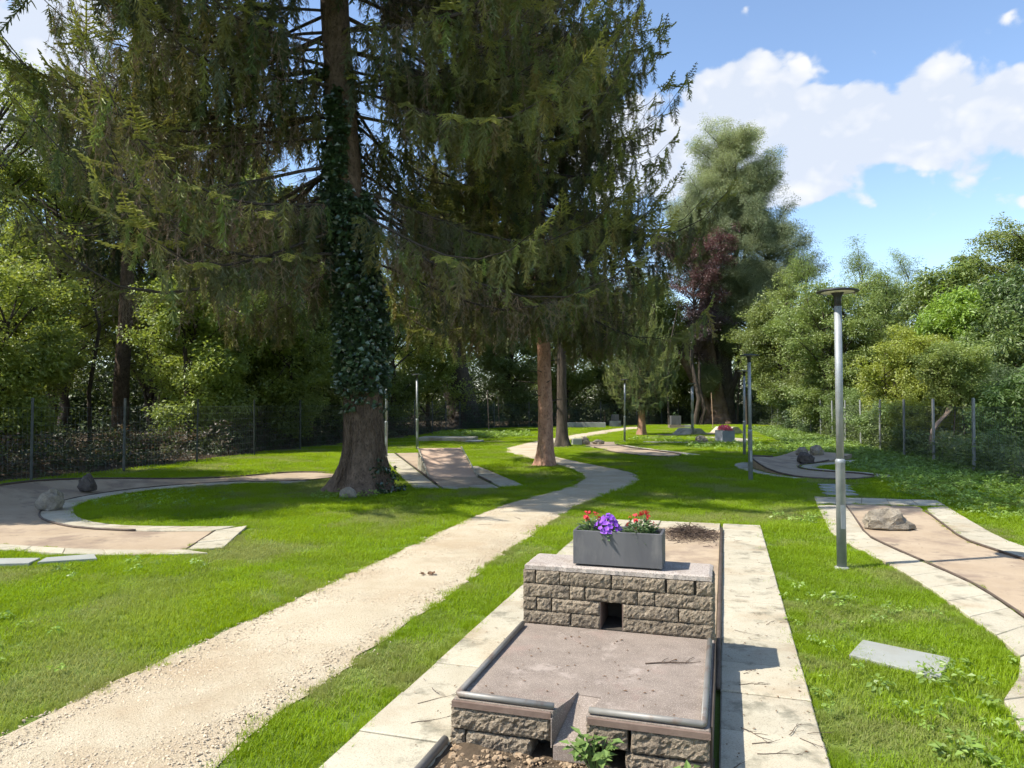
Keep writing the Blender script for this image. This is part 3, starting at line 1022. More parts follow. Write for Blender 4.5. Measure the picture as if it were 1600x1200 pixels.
rail(LM, a[:46], 0.022, smoothed=True)
rail(LM, b[:46], 0.024, smoothed=True)
apron(LM, [(6.62, 15.85), (6.4, 16.1), (6.16, 16.7), (6.14, 17.6), (6.16, 18.4), (6.42, 19.4), (6.8, 20.05)], [(6.3, 15.95), (6.05, 16.4), (5.86, 17.0), (5.85, 18.0), (5.92, 18.8), (6.05, 19.5), (6.5, 20.2)], 8, seed=12)
apron(LM, [(8.34, 16.2), (8.45, 16.5), (8.33, 17.08), (7.9, 17.46), (7.56, 17.88), (7.5, 18.3), (7.6, 18.78), (7.8, 19.17), (8.15, 19.55), (8.88, 20.06), (10.2, 21.2)],
      [(8.75, 15.95), (8.85, 16.6), (8.6, 17.35), (8.1, 17.75), (7.88, 18.05), (7.85, 18.35), (7.95, 18.65), (8.15, 18.95), (8.5, 19.3), (9.25, 19.75), (10.6, 20.9)], 15, seed=13)
rock('rock', (8.15, 19.75, 0.03), (0.50, 0.40, 0.33), 12, 'rockdark', 'dark rounded rock in the crook of the S-shaped lane')
rock('rock', (8.86, 21.75, 0.09), (0.38, 0.32, 0.28), 13, 'rock', 'smaller pale rock of the pair on the raised end of the S-shaped lane')
rock('rock', (9.22, 21.55, 0.11), (0.42, 0.36, 0.33), 17, 'rock', 'larger peaked pale rock of the pair on the raised end of the S-shaped lane')

# stepping slabs, each a thing of its own
st = random.Random(5)


def step_slab(poly, label, z=0.03, group=None):
    cx = sum(p[0] for p in poly) / len(poly); cy = sum(p[1] for p in poly) / len(poly)
    mb = MB(); mb.prism([(x - cx, y - cy) for x, y in poly], 0.002, z, 0.004)
    o = inst('stepping_slab', mb.mesh('stepping_slab', M['stepslab']), None, (cx, cy, 0), (st.uniform(-0.01, 0.01), st.uniform(-0.01, 0.01), 0))
    hard([(cx + (x - cx) * 0.78, cy + (y - cy) * 0.78) for x, y in poly])
    return tag(o, label, 'stepping slab', group)


M['stepslab'] = mat('grey_slab', (0.25, 0.26, 0.235), (0.33, 0.34, 0.31), 3, 0.85, 0.25, 120, 0.002, rnd=0.05, stain=(0.28, 0.28, 0.24), st_scale=2)
step_slab([(2.24, 4.76), (2.47, 5.05), (2.88, 4.70), (2.60, 4.36)], 'square grey slab half sunk in the grass near the lamp post', 0.034)
step_slab([(-5.6, 7.33), (-5.02, 7.42), (-5.06, 7.66), (-5.7, 7.60)], 'pale grey slab cut by the photo edge in front of the curving lane', 0.045)
step_slab([(-4.95, 7.45), (-4.44, 7.64), (-4.60, 7.86), (-5.0, 7.66)], 'narrow pale slab in the grass beside the curving lane tee', 0.045)
for k, w in enumerate(('nearest the boulder lane', 'second from the boulder lane', 'third from the boulder lane', 'nearest the S-shaped lane')):
    x, y = 6.05 + 0.17 * k, 13.15 + 0.46 * k
    step_slab([(x - 0.29, y - 0.14), (x + 0.27, y - 0.16), (x + 0.29, y + 0.13), (x - 0.27, y + 0.15)], 'short grey stepping slab in the row, ' + w, 0.04, 'stepping slabs between the two lanes')

# ================================================================== ramp lane between the spruces
RA = -math.atan2(-0.25, 0.968)
LC = empty('minigolf_lane', (-1.86, 16.03, 0), RA)
tag(LC, 'straight minigolf lane with steep jump ramp between the two spruce trunks', 'minigolf lane')
mb = MB(); mb.box(0.0, 1.08, -1.7, 8.2, 0.002, 0.02); mb.build('lane_surface', M['pad'], LC)
mb = MB()
mb.add([(0.0, 0.0, 0.021), (1.08, 0.0, 0.021), (1.08, 2.0, 0.56), (0.0, 2.0, 0.56), (0.0, 2.0, 0.021), (1.08, 2.0, 0.021)],
       [(0, 1, 2, 3), (0, 3, 4), (1, 5, 2), (3, 2, 5, 4), (0, 4, 5, 1)])
ramp = mb.build('ramp', M['ramp'], LC)
for s0 in (-0.03, 1.082):
    mb = MB(); mb.add([(s0, -0.02, 0.02), (s0 + 0.028, -0.02, 0.02), (s0 + 0.028, 2.02, 0.60), (s0, 2.02, 0.60), (s0, -0.02, 0.05), (s0 + 0.028, -0.02, 0.05), (s0 + 0.028, 2.02, 0.575), (s0, 2.02, 0.575)],
                      [(4, 5, 2, 3), (0, 1, 6, 7), (0, 7, 3, 4), (1, 5, 2, 6), (7, 6, 2, 3), (0, 4, 5, 1)])
    mb.build('ramp_edge', M['slab'], ramp)
for k in range(5):
    t0 = 0.42 + 0.32 * k
    mb = MB(); mb.box(-0.022, -0.001, t0, t0 + 0.29, 0.022, 0.02 + 0.27 * t0 - 0.03); mb.build('side_plank', M['slab'], ramp)
for s0 in (-0.04, 1.12):
    mb = MB(); mb.tube([(s0, -1.3, 0.04), (s0, 8.0, 0.04)], 0.02, 6); mb.build('rail', M['rail'], LC, True)
for k in range(20):
    for s0 in (-0.32, 1.42):
        if s0 > 1 and k > 8:
            continue
        mb = slabs[k % 4]
        inst('slab', mb, LC, (s0, -1.65 + 0.5 * k, st.uniform(-0.004, 0.003)), (0, 0, st.uniform(-0.006, 0.006)))
for k in range(2):
    inst('slab', slabs[k], LC, (0.27 + 0.54 * k, -1.95, 0), (0, 0, 0), (1.07, 0.95, 1))
cc, ss = math.cos(RA), math.sin(RA)


def FC(s, t):
    return (-1.86 + s * cc - t * ss, 16.03 + s * ss + t * cc)


hard([FC(-0.57, -1.9), FC(0.0, -2.2), FC(1.08, -2.2), FC(1.68, -1.9), FC(1.68, 2.7), FC(1.14, 2.8), FC(1.14, 8.2), FC(-0.57, 8.2)])

# low platform further back
LP = empty('concrete_platform', (-4.25, 31.6, 0), -0.12)
tag(LP, 'low pale concrete platform with a step in the grass behind the ramp lane', 'platform')
mb = MB(); mb.box(0, 2.5, 0, 1.6, 0.0, 0.17, 0.02); mb.build('platform_slab', M['slab'], LP)
mb = MB(); mb.box(2.3, 2.95, -0.55, 0.5, 0.0, 0.07, 0.01); mb.build('step', M['stepslab'], LP)
hard([(-4.25, 31.6), (-1.3, 31.0), (-1.6, 33.0), (-4.1, 33.2)])

# tongue lane with three rocks
LD = empty('minigolf_lane', (0, 0, 0))
tag(LD, 'dark tongue-shaped minigolf lane with small rocks behind the pink-barked trunk', 'minigolf lane')
o, a, b = loft(LD, [(2.65, 30.8), (3.0, 28.3), (3.24, 26.0), (3.55, 23.9), (4.3, 22.5), (4.9, 22.35)], [(4.5, 31.3), (4.15, 28.6), (4.6, 26.4), (5.3, 24.5), (5.6, 23.4), (5.35, 22.7)], 30, nc=3)
rail(LD, a[12:], 0.022, smoothed=True); rail(LD, b[8:], 0.022, smoothed=True)
apron(LD, [(4.2, 28.6), (4.65, 26.45), (5.35, 24.5), (5.65, 23.4)], [(4.5, 28.8), (4.95, 26.6), (5.7, 24.7), (6.15, 23.2)], 6, seed=21)
rock('rock', (2.95, 28.9, 0.02), (0.42, 0.40, 0.34), 22, 'rock', 'upright rock beside a grey block on the tongue-shaped lane')
rock('rock', (3.55, 29.2, 0.02), (0.52, 0.36, 0.20), 24, 'rock', 'flat low rock in the middle of the tongue-shaped lane')
mb = MB(); mb.box(-0.19, 0.19, -0.12, 0.12, 0.016, 0.27, 0.015)
tag(inst('stone_cube', mb.mesh('stone_cube', M['stepslab']), None, (2.62, 28.8, 0.0), (0, 0, 0.2)), 'squared grey stone next to the upright rock on the tongue-shaped lane', 'stone')

# thin crescent lane with the pale planter
LE = empty('minigolf_lane', (0, 0, 0))
tag(LE, 'thin crescent of pale paving curving past the pale grey flower planter', 'minigolf lane')
apron(LE, [(5.6, 30.6), (7.2, 30.15), (9.0, 30.3), (10.6, 31.3), (11.3, 33.0), (10.6, 35.0), (9.4, 36.0)], [(5.8, 31.2), (7.2, 30.85), (8.8, 31.1), (9.9, 32.0), (10.3, 33.2), (9.9, 34.3), (9.0, 35.0)], 18, seed=23)
rock('rock', (8.15, 30.6, 0.03), (0.55, 0.4, 0.3), 27, 'rock', 'pale brown rock at the bend of the crescent paving')

# lane with two humps
LF = empty('minigolf_lane', (8.0, 37.3, 0), -0.92)
tag(LF, 'far minigolf lane with two low concrete humps in front of the willow', 'minigolf lane')
mb = MB(); mb.box(-0.6, 0.6, 0, 6.6, 0.002, 0.025); mb.build('lane_surface', M['pad'], LF)
for t0, h in ((1.3, 0.34), (4.6, 0.36)):
    mb = MB(); mb.add([(-0.6, t0, 0.026), (0.6, t0, 0.026), (0.6, t0 + 0.55, h), (-0.6, t0 + 0.55, h), (-0.6, t0 + 0.95, h), (0.6, t0 + 0.95, h), (0.6, t0 + 1.5, 0.026), (-0.6, t0 + 1.5, 0.026)],
                      [(0, 1, 2, 3), (3, 2, 5, 4), (4, 5, 6, 7), (0, 3, 4, 7), (1, 6, 5, 2)])
    mb.build('hump', M['slab'], LF)
hard([(7.5, 37.6), (8.4, 36.8), (13.7, 40.7), (12.9, 41.7)])

# far low wall and block plinths
def plinth(loc, w, d, h, courses, label, rz=0.0):
    e = empty('stone_plinth', loc, rz)
    tag(e, label, 'plinth')
    hh = h / courses
    r = random.Random(int(loc[0] * 10))
    for j in range(courses):
        x = 0.0
        while x < w - 0.05:
            L = min(w - x, r.uniform(0.35, 0.6))
            if w - x - L < 0.15:
                L = w - x
            mb = MB(); mb.box(x + 0.004, x + L - 0.004, 0.0, d, j * hh + 0.003, (j + 1) * hh - 0.003, 0.006)
            mb.build('stone_block', M['stepslab' if r.random() < 0.5 else 'stone'], e)
            x += L
    return e


plinth((7.0, 50.6, 0), 0.75, 0.6, 0.44, 3, 'small block plinth carrying a dark planter at the end of the path')
plinth((10.7, 48.2, 0), 1.5, 0.6, 0.22, 1, 'low concrete plinth under the dark square planter near the humped lane')
lw = empty('low_wall', (3.7, 49.3, 0), 0.0)
tag(lw, 'long low grey concrete wall under the trees at the back', 'wall')
for k in range(4):
    mb = MB(); mb.box(0.7 * k + 0.004, 0.7 * k + 0.696, 0, 0.25, 0, 0.37, 0.01); mb.build('wall_block', M['stepslab'], lw)

# ================================================================== planters and flowers
def planter(loc, w, d, h, m, label, rz=0.0, t=0.018, feet=0.012):
    e = empty('planter', loc, rz)
    tag(e, label, 'planter')
    mb = MB()
    o = [(-w / 2, -d / 2), (w / 2, -d / 2), (w / 2, d / 2), (-w / 2, d / 2)]
    i = [(-w / 2 + t, -d / 2 + t), (w / 2 - t, -d / 2 + t), (w / 2 - t, d / 2 - t), (-w / 2 + t, d / 2 - t)]
    vs = [(x, y, feet) for x, y in o] + [(x * 1.0, y * 1.0, h) for x, y in o] + [(x, y, h) for x, y in i] + [(x, y, h * 0.5) for x, y in i]
    fs = [(3, 2, 1, 0)]
    for k in range(4):
        k2 = (k + 1) % 4
        fs += [(k, k2, 4 + k2, 4 + k), (4 + k, 4 + k2, 8 + k2, 8 + k), (8 + k, 8 + k2, 12 + k2, 12 + k)]
    fs.append((12, 13, 14, 15))
    mb.add(vs, fs)
    ob = mb.build('box', M[m], e)
    bv = ob.modifiers.new('bevel', 'BEVEL'); bv.width = 0.003; bv.segments = 2; bv.limit_method = 'ANGLE'
    mb = MB(); mb.box(-w / 2 + t + 0.001, w / 2 - t - 0.001, -d / 2 + t + 0.001, d / 2 - t - 0.001, h * 0.55, h * 0.80)
    mb.build('soil', M['soil'], e)
    if feet > 0.005:
        mb = MB()
        for sx in (-1, 1):
            mb.box(sx * w * 0.4 - 0.02, sx * w * 0.4 + 0.02, -d * 0.4, d * 0.4, 0, feet + 0.002)
        mb.build('feet', M['lampdark'], e)
    return e


def leafquad(mb, p, d, L, w, up):
    d = d.normalized()
    s = d.cross(up)
    if s.length < 1e-3:
        s = d.cross(Vector((1, 0, 0)))
    s.normalize()
    n = s.cross(d).normalized()
    b, t = p, p + d * L
    m1 = p + d * L * 0.45
    mb.add([b, m1 + s * w / 2 + n * w * 0.15, t - n * L * 0.08, m1 - s * w / 2 + n * w * 0.15], [(0, 1, 2), (0, 2, 3)])


def flower_plant(name, loc, rad, h, petal, label, nl=70, nf=14, pr=0.017, spread=1.0, seed=0, cluster=True):
    r = random.Random(seed)
    e = empty(name, loc)
    tag(e, label, 'flower')
    mb = MB()
    for k in range(nl):
        an, q = r.uniform(0, 6.28), r.random() ** 0.5 * rad * 0.9
        p = Vector((math.cos(an) * q, math.sin(an) * q, r.uniform(0.1, 0.75) * h * (1 - 0.4 * q / rad)))
        d = Vector((math.cos(an), math.sin(an), r.uniform(-0.1, 0.9)))
        leafquad(mb, p, d, r.uniform(0.03, 0.055), r.uniform(0.015, 0.026), Vector((0, 0, 1)))
    mb.build('foliage', M['flowerleaf'], e)
    ms = MB()
    heads = []
    for k in range(nf):
        an, q = r.uniform(0, 6.28), r.random() ** 0.5 * rad * spread
        z = h * (0.95 - 0.55 * (q / rad) ** 2) + r.uniform(-0.12, 0.12) * h
        heads.append(Vector((math.cos(an) * q, math.sin(an) * q, z)))
    for p in heads:
        ms.tube([(p.x * 0.3, p.y * 0.3, 0.0), (p.x * 0.8, p.y * 0.8, p.z * 0.6), tuple(p)], 0.0022, 4, False)
    ms.build('stem', M['flowerleaf'], e)
    for p in heads:
        fb = MB()
        out = Vector((p.x, p.y - 0.02, 0.045)).normalized()
        blooms = 7 if cluster else 1
        for b in range(blooms):
            c = p + (Vector((r.uniform(-1, 1), r.uniform(-1, 1), r.uniform(-0.6, 1))) * pr if cluster else Vector())
            dirn = (out + Vector((r.uniform(-.5, .5), r.uniform(-.5, .5), r.uniform(-.3, .5)))).normalized()
            a = dirn.orthogonal().normalized()
            pp = pr * (0.75 if cluster else 1.25)
            ring = []
            for k in range(5):
                ang = k * 2 * math.pi / 5
                v = Matrix.Rotation(ang, 3, dirn) @ a
                w = Matrix.Rotation(ang + 0.63, 3, dirn) @ a
                w2 = Matrix.Rotation(ang - 0.63, 3, dirn) @ a
                fb.add([c, c + w2 * pp * 0.75 + dirn * pp * 0.25, c + v * pp + dirn * pp * 0.3, c + w * pp * 0.75 + dirn * pp * 0.25], [(0, 1, 2, 3)])
        fb.build('flower', M[petal], e)
    return e


px, py = FL(0.620, T0 + 0.155)
PZ = ZC + 0.038
planter((px, py, PZ), 0.578, 0.235, 0.232, 'planter', 'oblong dark grey planter with flowers standing on the stone tunnel wall', RZ)


def PL(s, t, z=0.0):
    return (px + s * ca - t * sa, py + s * sa + t * ca, PZ + z)


flower_plant('red_flower', PL(-0.185, 0.0, 0.16), 0.080, 0.19, 'petred', 'red-flowered plant in the left part of the oblong planter, beside the purple one', 230, 7, 0.014, 0.8, 3)
flower_plant('purple_flower', PL(-0.075, -0.035, 0.165), 0.090, 0.155, 'petpurple', 'purple-flowered plant spilling over the front of the oblong planter', 120, 70, 0.0145, 1.0, 4, False)
flower_plant('red_flower', PL(0.14, 0.0, 0.16), 0.10, 0.20, 'petred', 'looser red-flowered plant standing alone in the right part of the oblong planter', 300, 15, 0.013, 1.0, 6)

planter((9.25, 30.9, 0.03), 0.6, 0.6, 0.5, 'planter_far', 'pale grey square planter with pink flowers on the crescent paving', 0.25)
flower_plant('pink_flower', (9.25, 30.9, 0.45), 0.32, 0.28, 'petpink', 'pink flowers filling the pale grey square planter', 80, 40, 0.05, 1.0, 8)
planter((11.15, 48.5, 0.225), 0.66, 0.55, 0.62, 'planter', 'dark square planter on the low plinth near the humped lane')
flower_plant('green_plant', (11.15, 48.5, 0.8), 0.25, 0.25, 'flowerleaf', 'small green plant in the dark square planter on the low plinth', 80, 6, 0.03, 0.7, 9)
planter((7.38, 50.9, 0.445), 0.5, 0.45, 0.45, 'planter', 'dark planter on the block plinth at the end of the path')
flower_plant('green_plant', (7.38, 50.9, 0.83), 0.22, 0.22, 'flowerleaf', 'small green plant in the planter at the end of the path', 80, 6, 0.03, 0.7, 10)

# ================================================================== lamp posts
def lamp(loc, label, seed=0, h=2.76):
    e = empty('lamp_post', loc)
    tag(e, label, 'lamp post', 'lamp posts of the minigolf park')
    e.rotation_euler = (random.Random(seed).uniform(-0.008, 0.008), random.Random(seed + 1).uniform(-0.008, 0.008), 0)
    mb = MB(); mb.lathe([(0.047, -0.05), (0.046, 1.08), (0.049, 1.085), (0.049, 1.115), (0.037, 1.13)], 18); mb.build('lower_pole', M['galv'], e, True)
    mb = MB(); mb.box(-0.022, 0.022, -0.051, -0.040, 0.42, 0.66, 0.0)
    mb.build('hatch', M['galv'], e)
    mb = MB(); mb.lathe([(0.075, -0.01), (0.072, 0.02), (0.052, 0.03)], 18); mb.build('base_collar', M['stepslab'], e, True)
    mb = MB(); mb.lathe([(0.0365, 1.12), (0.0365, h - 0.17)], 18); mb.build('upper_pole', M['galv'], e, True)
    mb = MB(); mb.lathe([(0.036, h - 0.18), (0.036, h - 0.1), (0.04, h - 0.07), (0.062, h - 0.035), (0.062, h - 0.028)], 18); mb.build('neck', M['lampdark'], e, True)
    mb = MB(); mb.lathe([(0.10, h - 0.03), (0.19, h - 0.024), (0.186, h - 0.018), (0.1, h - 0.02)], 28); mb.build('diffuser', M['lampglass'], e, True)
    mb = MB(); mb.lathe([(0.196, h - 0.026), (0.205, h - 0.02), (0.203, h - 0.010), (0.15, h + 0.004), (0.06, h + 0.014), (0.01, h + 0.016)], 32); mb.build('head_disc', M['lampdark'], e, True)
    return e


LAMPS = [((3.38, 7.32, 0), 'galvanised lamp post with flat dark head standing beside the boulder lane'),
         ((5.2, 15.51, 0), 'galvanised lamp post standing just short of the S-shaped lane'),
         ((7.53, 23.05, 0), 'galvanised lamp post behind the S-shaped lane'),
         ((4.99, 31.5, 0), 'slim lamp post by the small spruce and the tongue-shaped lane'),
         ((9.63, 37.8, 0), 'distant lamp post in front of the humped lane'),
         ((9.95, 39.3, 0), 'distant lamp post just behind another one at the humped lane'),
         ((-3.45, 25.9, 0), 'lamp post rising behind the jump ramp'),
         ((-4.0, 22.6, 0), 'lamp post half hidden behind the ivy-clad spruce trunk')]
for k, (p, l) in enumerate(LAMPS):
    lamp(p, l, k * 7, 2.87 if k == 0 else 2.76)

# ================================================================== wire fences
def fence(line, label, h=1.82, seed=0, m='post'):
    r = random.Random(seed)
    e = empty('wire_fence', (line[0][0], line[0][1], 0))
    tag(e, label, 'fence')
    ox, oy = line[0]
    for (x, y) in line:
        mb = MB(); mb.box(-0.025, 0.025, -0.025, 0.025, 0.0, h, 0.004)
        inst('post', mb.mesh('post', M[m]), e, (x - ox, y - oy, 0), (r.uniform(-0.012, 0.012), r.uniform(-0.012, 0.012), r.uniform(0, 1)))
    for (a, b) in zip(line[:-1], line[1:]):
        A, B = Vector((a[0] - ox, a[1] - oy, 0)), Vector((b[0] - ox, b[1] - oy, 0))
        L = (B - A).length
        d = (B - A) / L
        mb = MB()
        far = (a[1] + b[1]) / 2 > 33
        hs = [0.04 + 0.195 * k for k in range(9)]
        for z in hs:
            mb.tube([A + Vector((0, 0, z)) + d * 0.028, B + Vector((0, 0, z)) - d * 0.028], 0.0028, 3, False)
        nv = int(L / (0.2 if far else 0.1))
        for k in range(1, nv):
            p = A + d * (L * k / nv)
            mb.tube([p + Vector((0, 0, 0.03)), p + Vector((0, 0, h - 0.2))], 0.0022, 3, False)
        mb.build('wire_panel', M['wire'], e)
    return e


fence(FENCE_L, 'wire mesh fence on metal posts along the dark wood beside the curving lane', seed=1, m='postdark')
fence(FENCE_B, 'wire mesh fence on metal posts across the back of the park', seed=2, m='postdark')
fence(FENCE_R, 'wire mesh fence on metal posts in front of the sunlit thicket', seed=3)

# ================================================================== foliage prototypes
def proto_needle_hang(seed, dead=False):
    """pendulous spruce spray, one metre long, hanging along -z"""
    r = random.Random(seed)
    mb = MB()
    x = y = 0.0
    pts = []
    for k in range(13):
        t = k / 12
        pts.append(Vector((x, y, -t)))
        x += r.uniform(-0.016, 0.016); y += r.uniform(-0.016, 0.016)

    def strip(p, d, L, w):
        d = d.normalized()
        a = d.orthogonal().normalized()
        a = Matrix.Rotation(r.uniform(0, 3.14), 3, d) @ a
        for q in range(2):
            s = a if q == 0 else d.cross(a)
            m1, t = p + d * L * 0.55, p + d * L
            mb.add([p - s * w * 0.35, p + s * w * 0.35, m1 + s * w * 0.5, t + s * w * 0.12, t - s * w * 0.12, m1 - s * w * 0.5], [(0, 1, 2, 5), (5, 2, 3, 4)])
    w = 0.009 if dead else 0.022
    for k in range(12):
        strip(pts[k], pts[k + 1] - pts[k], (pts[k + 1] - pts[k]).length * 1.1, w * 1.0)
        if dead and k % 2:
            continue
        for q in range(3 if dead else 5):
            an = r.uniform(0, 6.28)
            out = Vector((math.cos(an), math.sin(an), 0))
            L = r.uniform(0.13, 0.32) * (1.0 - 0.5 * k / 12)
            d = out * r.uniform(0.4, 1.4) + Vector((0, 0, -1))
            p = pts[k].lerp(pts[k + 1], r.random())
            strip(p, d, L, w)
            if not dead and r.random() < 0.5:
                strip(p + d.normalized() * L * 0.45, d + Vector((r.uniform(-.6, .6), r.uniform(-.6, .6), -0.2)), L * 0.5, w * 0.9)
    return mb.mesh('needle_spray', M['needle'])


def proto_needle_tip(seed):
    """flat upturned spruce tip, 0.7 long along +x"""
    r = random.Random(seed)
    mb = MB()

    def strip(p, d, L, w):
        d = d.normalized()
        for s in (Vector((0, 0, 1)).cross(d).normalized(), (Vector((0, 0, 1)).cross(d).normalized()).cross(d)):
            m1, t = p + d * L * 0.6, p + d * L
            mb.add([p - s * w * 0.4, p + s * w * 0.4, m1 + s * w * 0.5, t + s * w * 0.15, t - s * w * 0.15, m1 - s * w * 0.5], [(0, 1, 2, 5), (5, 2, 3, 4)])
    for k in range(7):
        p = Vector((0.1 * k, 0, -0.03 * math.sin(k * 0.5) + 0.008 * k * k * 0.3))
        strip(p, Vector((1, 0, 0.02 * k)), 0.115, 0.03)
        for sgn in (-1, 1):
            L = 0.30 * (1 - k / 8.5) * r.uniform(0.7, 1.15)
            d = Vector((0.75, sgn, r.uniform(-0.35, 0.1)))
            strip(p, d, L, 0.028)
            strip(p + d.normalized() * L * 0.4, Vector((1.0, sgn * 0.3, -0.3)), L * 0.5, 0.024)
            strip(p + d.normalized() * L * 0.5, Vector((0.2, sgn * 1.0, -0.6)), L * 0.45, 0.024)
    return mb.mesh('needle_tip', M['needle'])


def proto_leaves(seed, n, rad, L, w, droop=0.2, mname='leaf', flat=0.7, updir=0.35):
    """clump of separate leaves with short twigs"""
    r = random.Random(seed)
    mb = MB()
    for k in range(n):
        while True:
            p = Vector((r.uniform(-1, 1), r.uniform(-1, 1), r.uniform(-1, 1)))
            if p.length < 1:
                break
        p = Vector((p.x * rad, p.y * rad, p.z * rad * flat))
        d = Vector((p.x, p.y, 0)).normalized() * r.uniform(0.4, 1) + Vector((r.uniform(-.7, .7), r.uniform(-.7, .7), r.uniform(-droop - 0.4, 0.3)))
        up = Vector((r.uniform(-.5, .5), r.uniform(-.5, .5), 1)) if r.random() < 0.75 else Vector((r.uniform(-1, 1), r.uniform(-1, 1), updir))
        s = r.uniform(0.65, 1.2)
        leafquad(mb, p, d, L * s, w * s, up)
    return mb.mesh('leaf_clump', M[mname])


PN = [proto_needle_hang(k) for k in range(4)] + [proto_needle_hang(9, True)] + [proto_needle_tip(k + 20) for k in range(2)]
PLV = [proto_leaves(k, 34, 0.30, 0.105, 0.062) for k in range(4)]
PWL = [proto_leaves(40 + k, 46, 0.36, 0.17, 0.026, 0.6, flat=0.9) for k in range(3)]
PBG = [proto_leaves(60 + k, 24, 0.34, 0.20, 0.085, 0.5, flat=0.8) for k in range(3)]


def trunk_mesh(pts, rad, n=14, seed=0, ridge=0.06, flare=0.0, fl_h=0.6, lobes=7):
    """tapering trunk with ridged outline and root flare"""
    pts = [Vector(p) for p in pts]
    mb = MB()
    off = seed * 3.3
    # refine
    fine, fr = [], []
    m = max(2, int((pts[-1] - pts[0]).length / 0.12))
    m = min(m, 160)
    for k in range(m + 1):
        t = k / m * (len(pts) - 1)
        i = min(int(t), len(pts) - 2)
        f = t - i
        fine.append(pts[i].lerp(pts[i + 1], f)); fr.append(rad[i] * (1 - f) + rad[i + 1] * f)
    z0 = fine[0].z
    for p, r0 in zip(fine, fr):
        for k in range(n):
            an = 2 * math.pi * k / n
            d = Vector((math.cos(an), math.sin(an), 0))
            h = max(0.0, p.z - z0)
            f = flare * math.exp(-h / fl_h) * (1 + 0.55 * math.sin(an * lobes / 2 + off) + 0.4 * mnoise.noise(Vector((math.cos(an) * 2, math.sin(an) * 2, off))))
            q = 1 + ridge * mnoise.noise(Vector((math.cos(an) * 3.2, math.sin(an) * 3.2, p.z * 1.6 + off))) + ridge * 0.8 * mnoise.noise(Vector((math.cos(an) * 7, math.sin(an) * 7, p.z * 6.5 + off)))
            mb.v.append(p + d * (r0 * q + f * r0))
    for i in range(m):
        for k in range(n):
            k2 = (k + 1) % n
            mb.f.append((i * n + k, i * n + k2, (i + 1) * n + k2, (i + 1) * n + k))
    return mb


GAIN = 1.45


def jitcol(base, n, rg, v=0.2, h=0.08):
    c = np.array(base)[None, :] * (1 + rg.uniform(-v, v, (n, 1)))
    c[:, 0] *= 1 + rg.uniform(-h, h * 2.0, n)
    return c


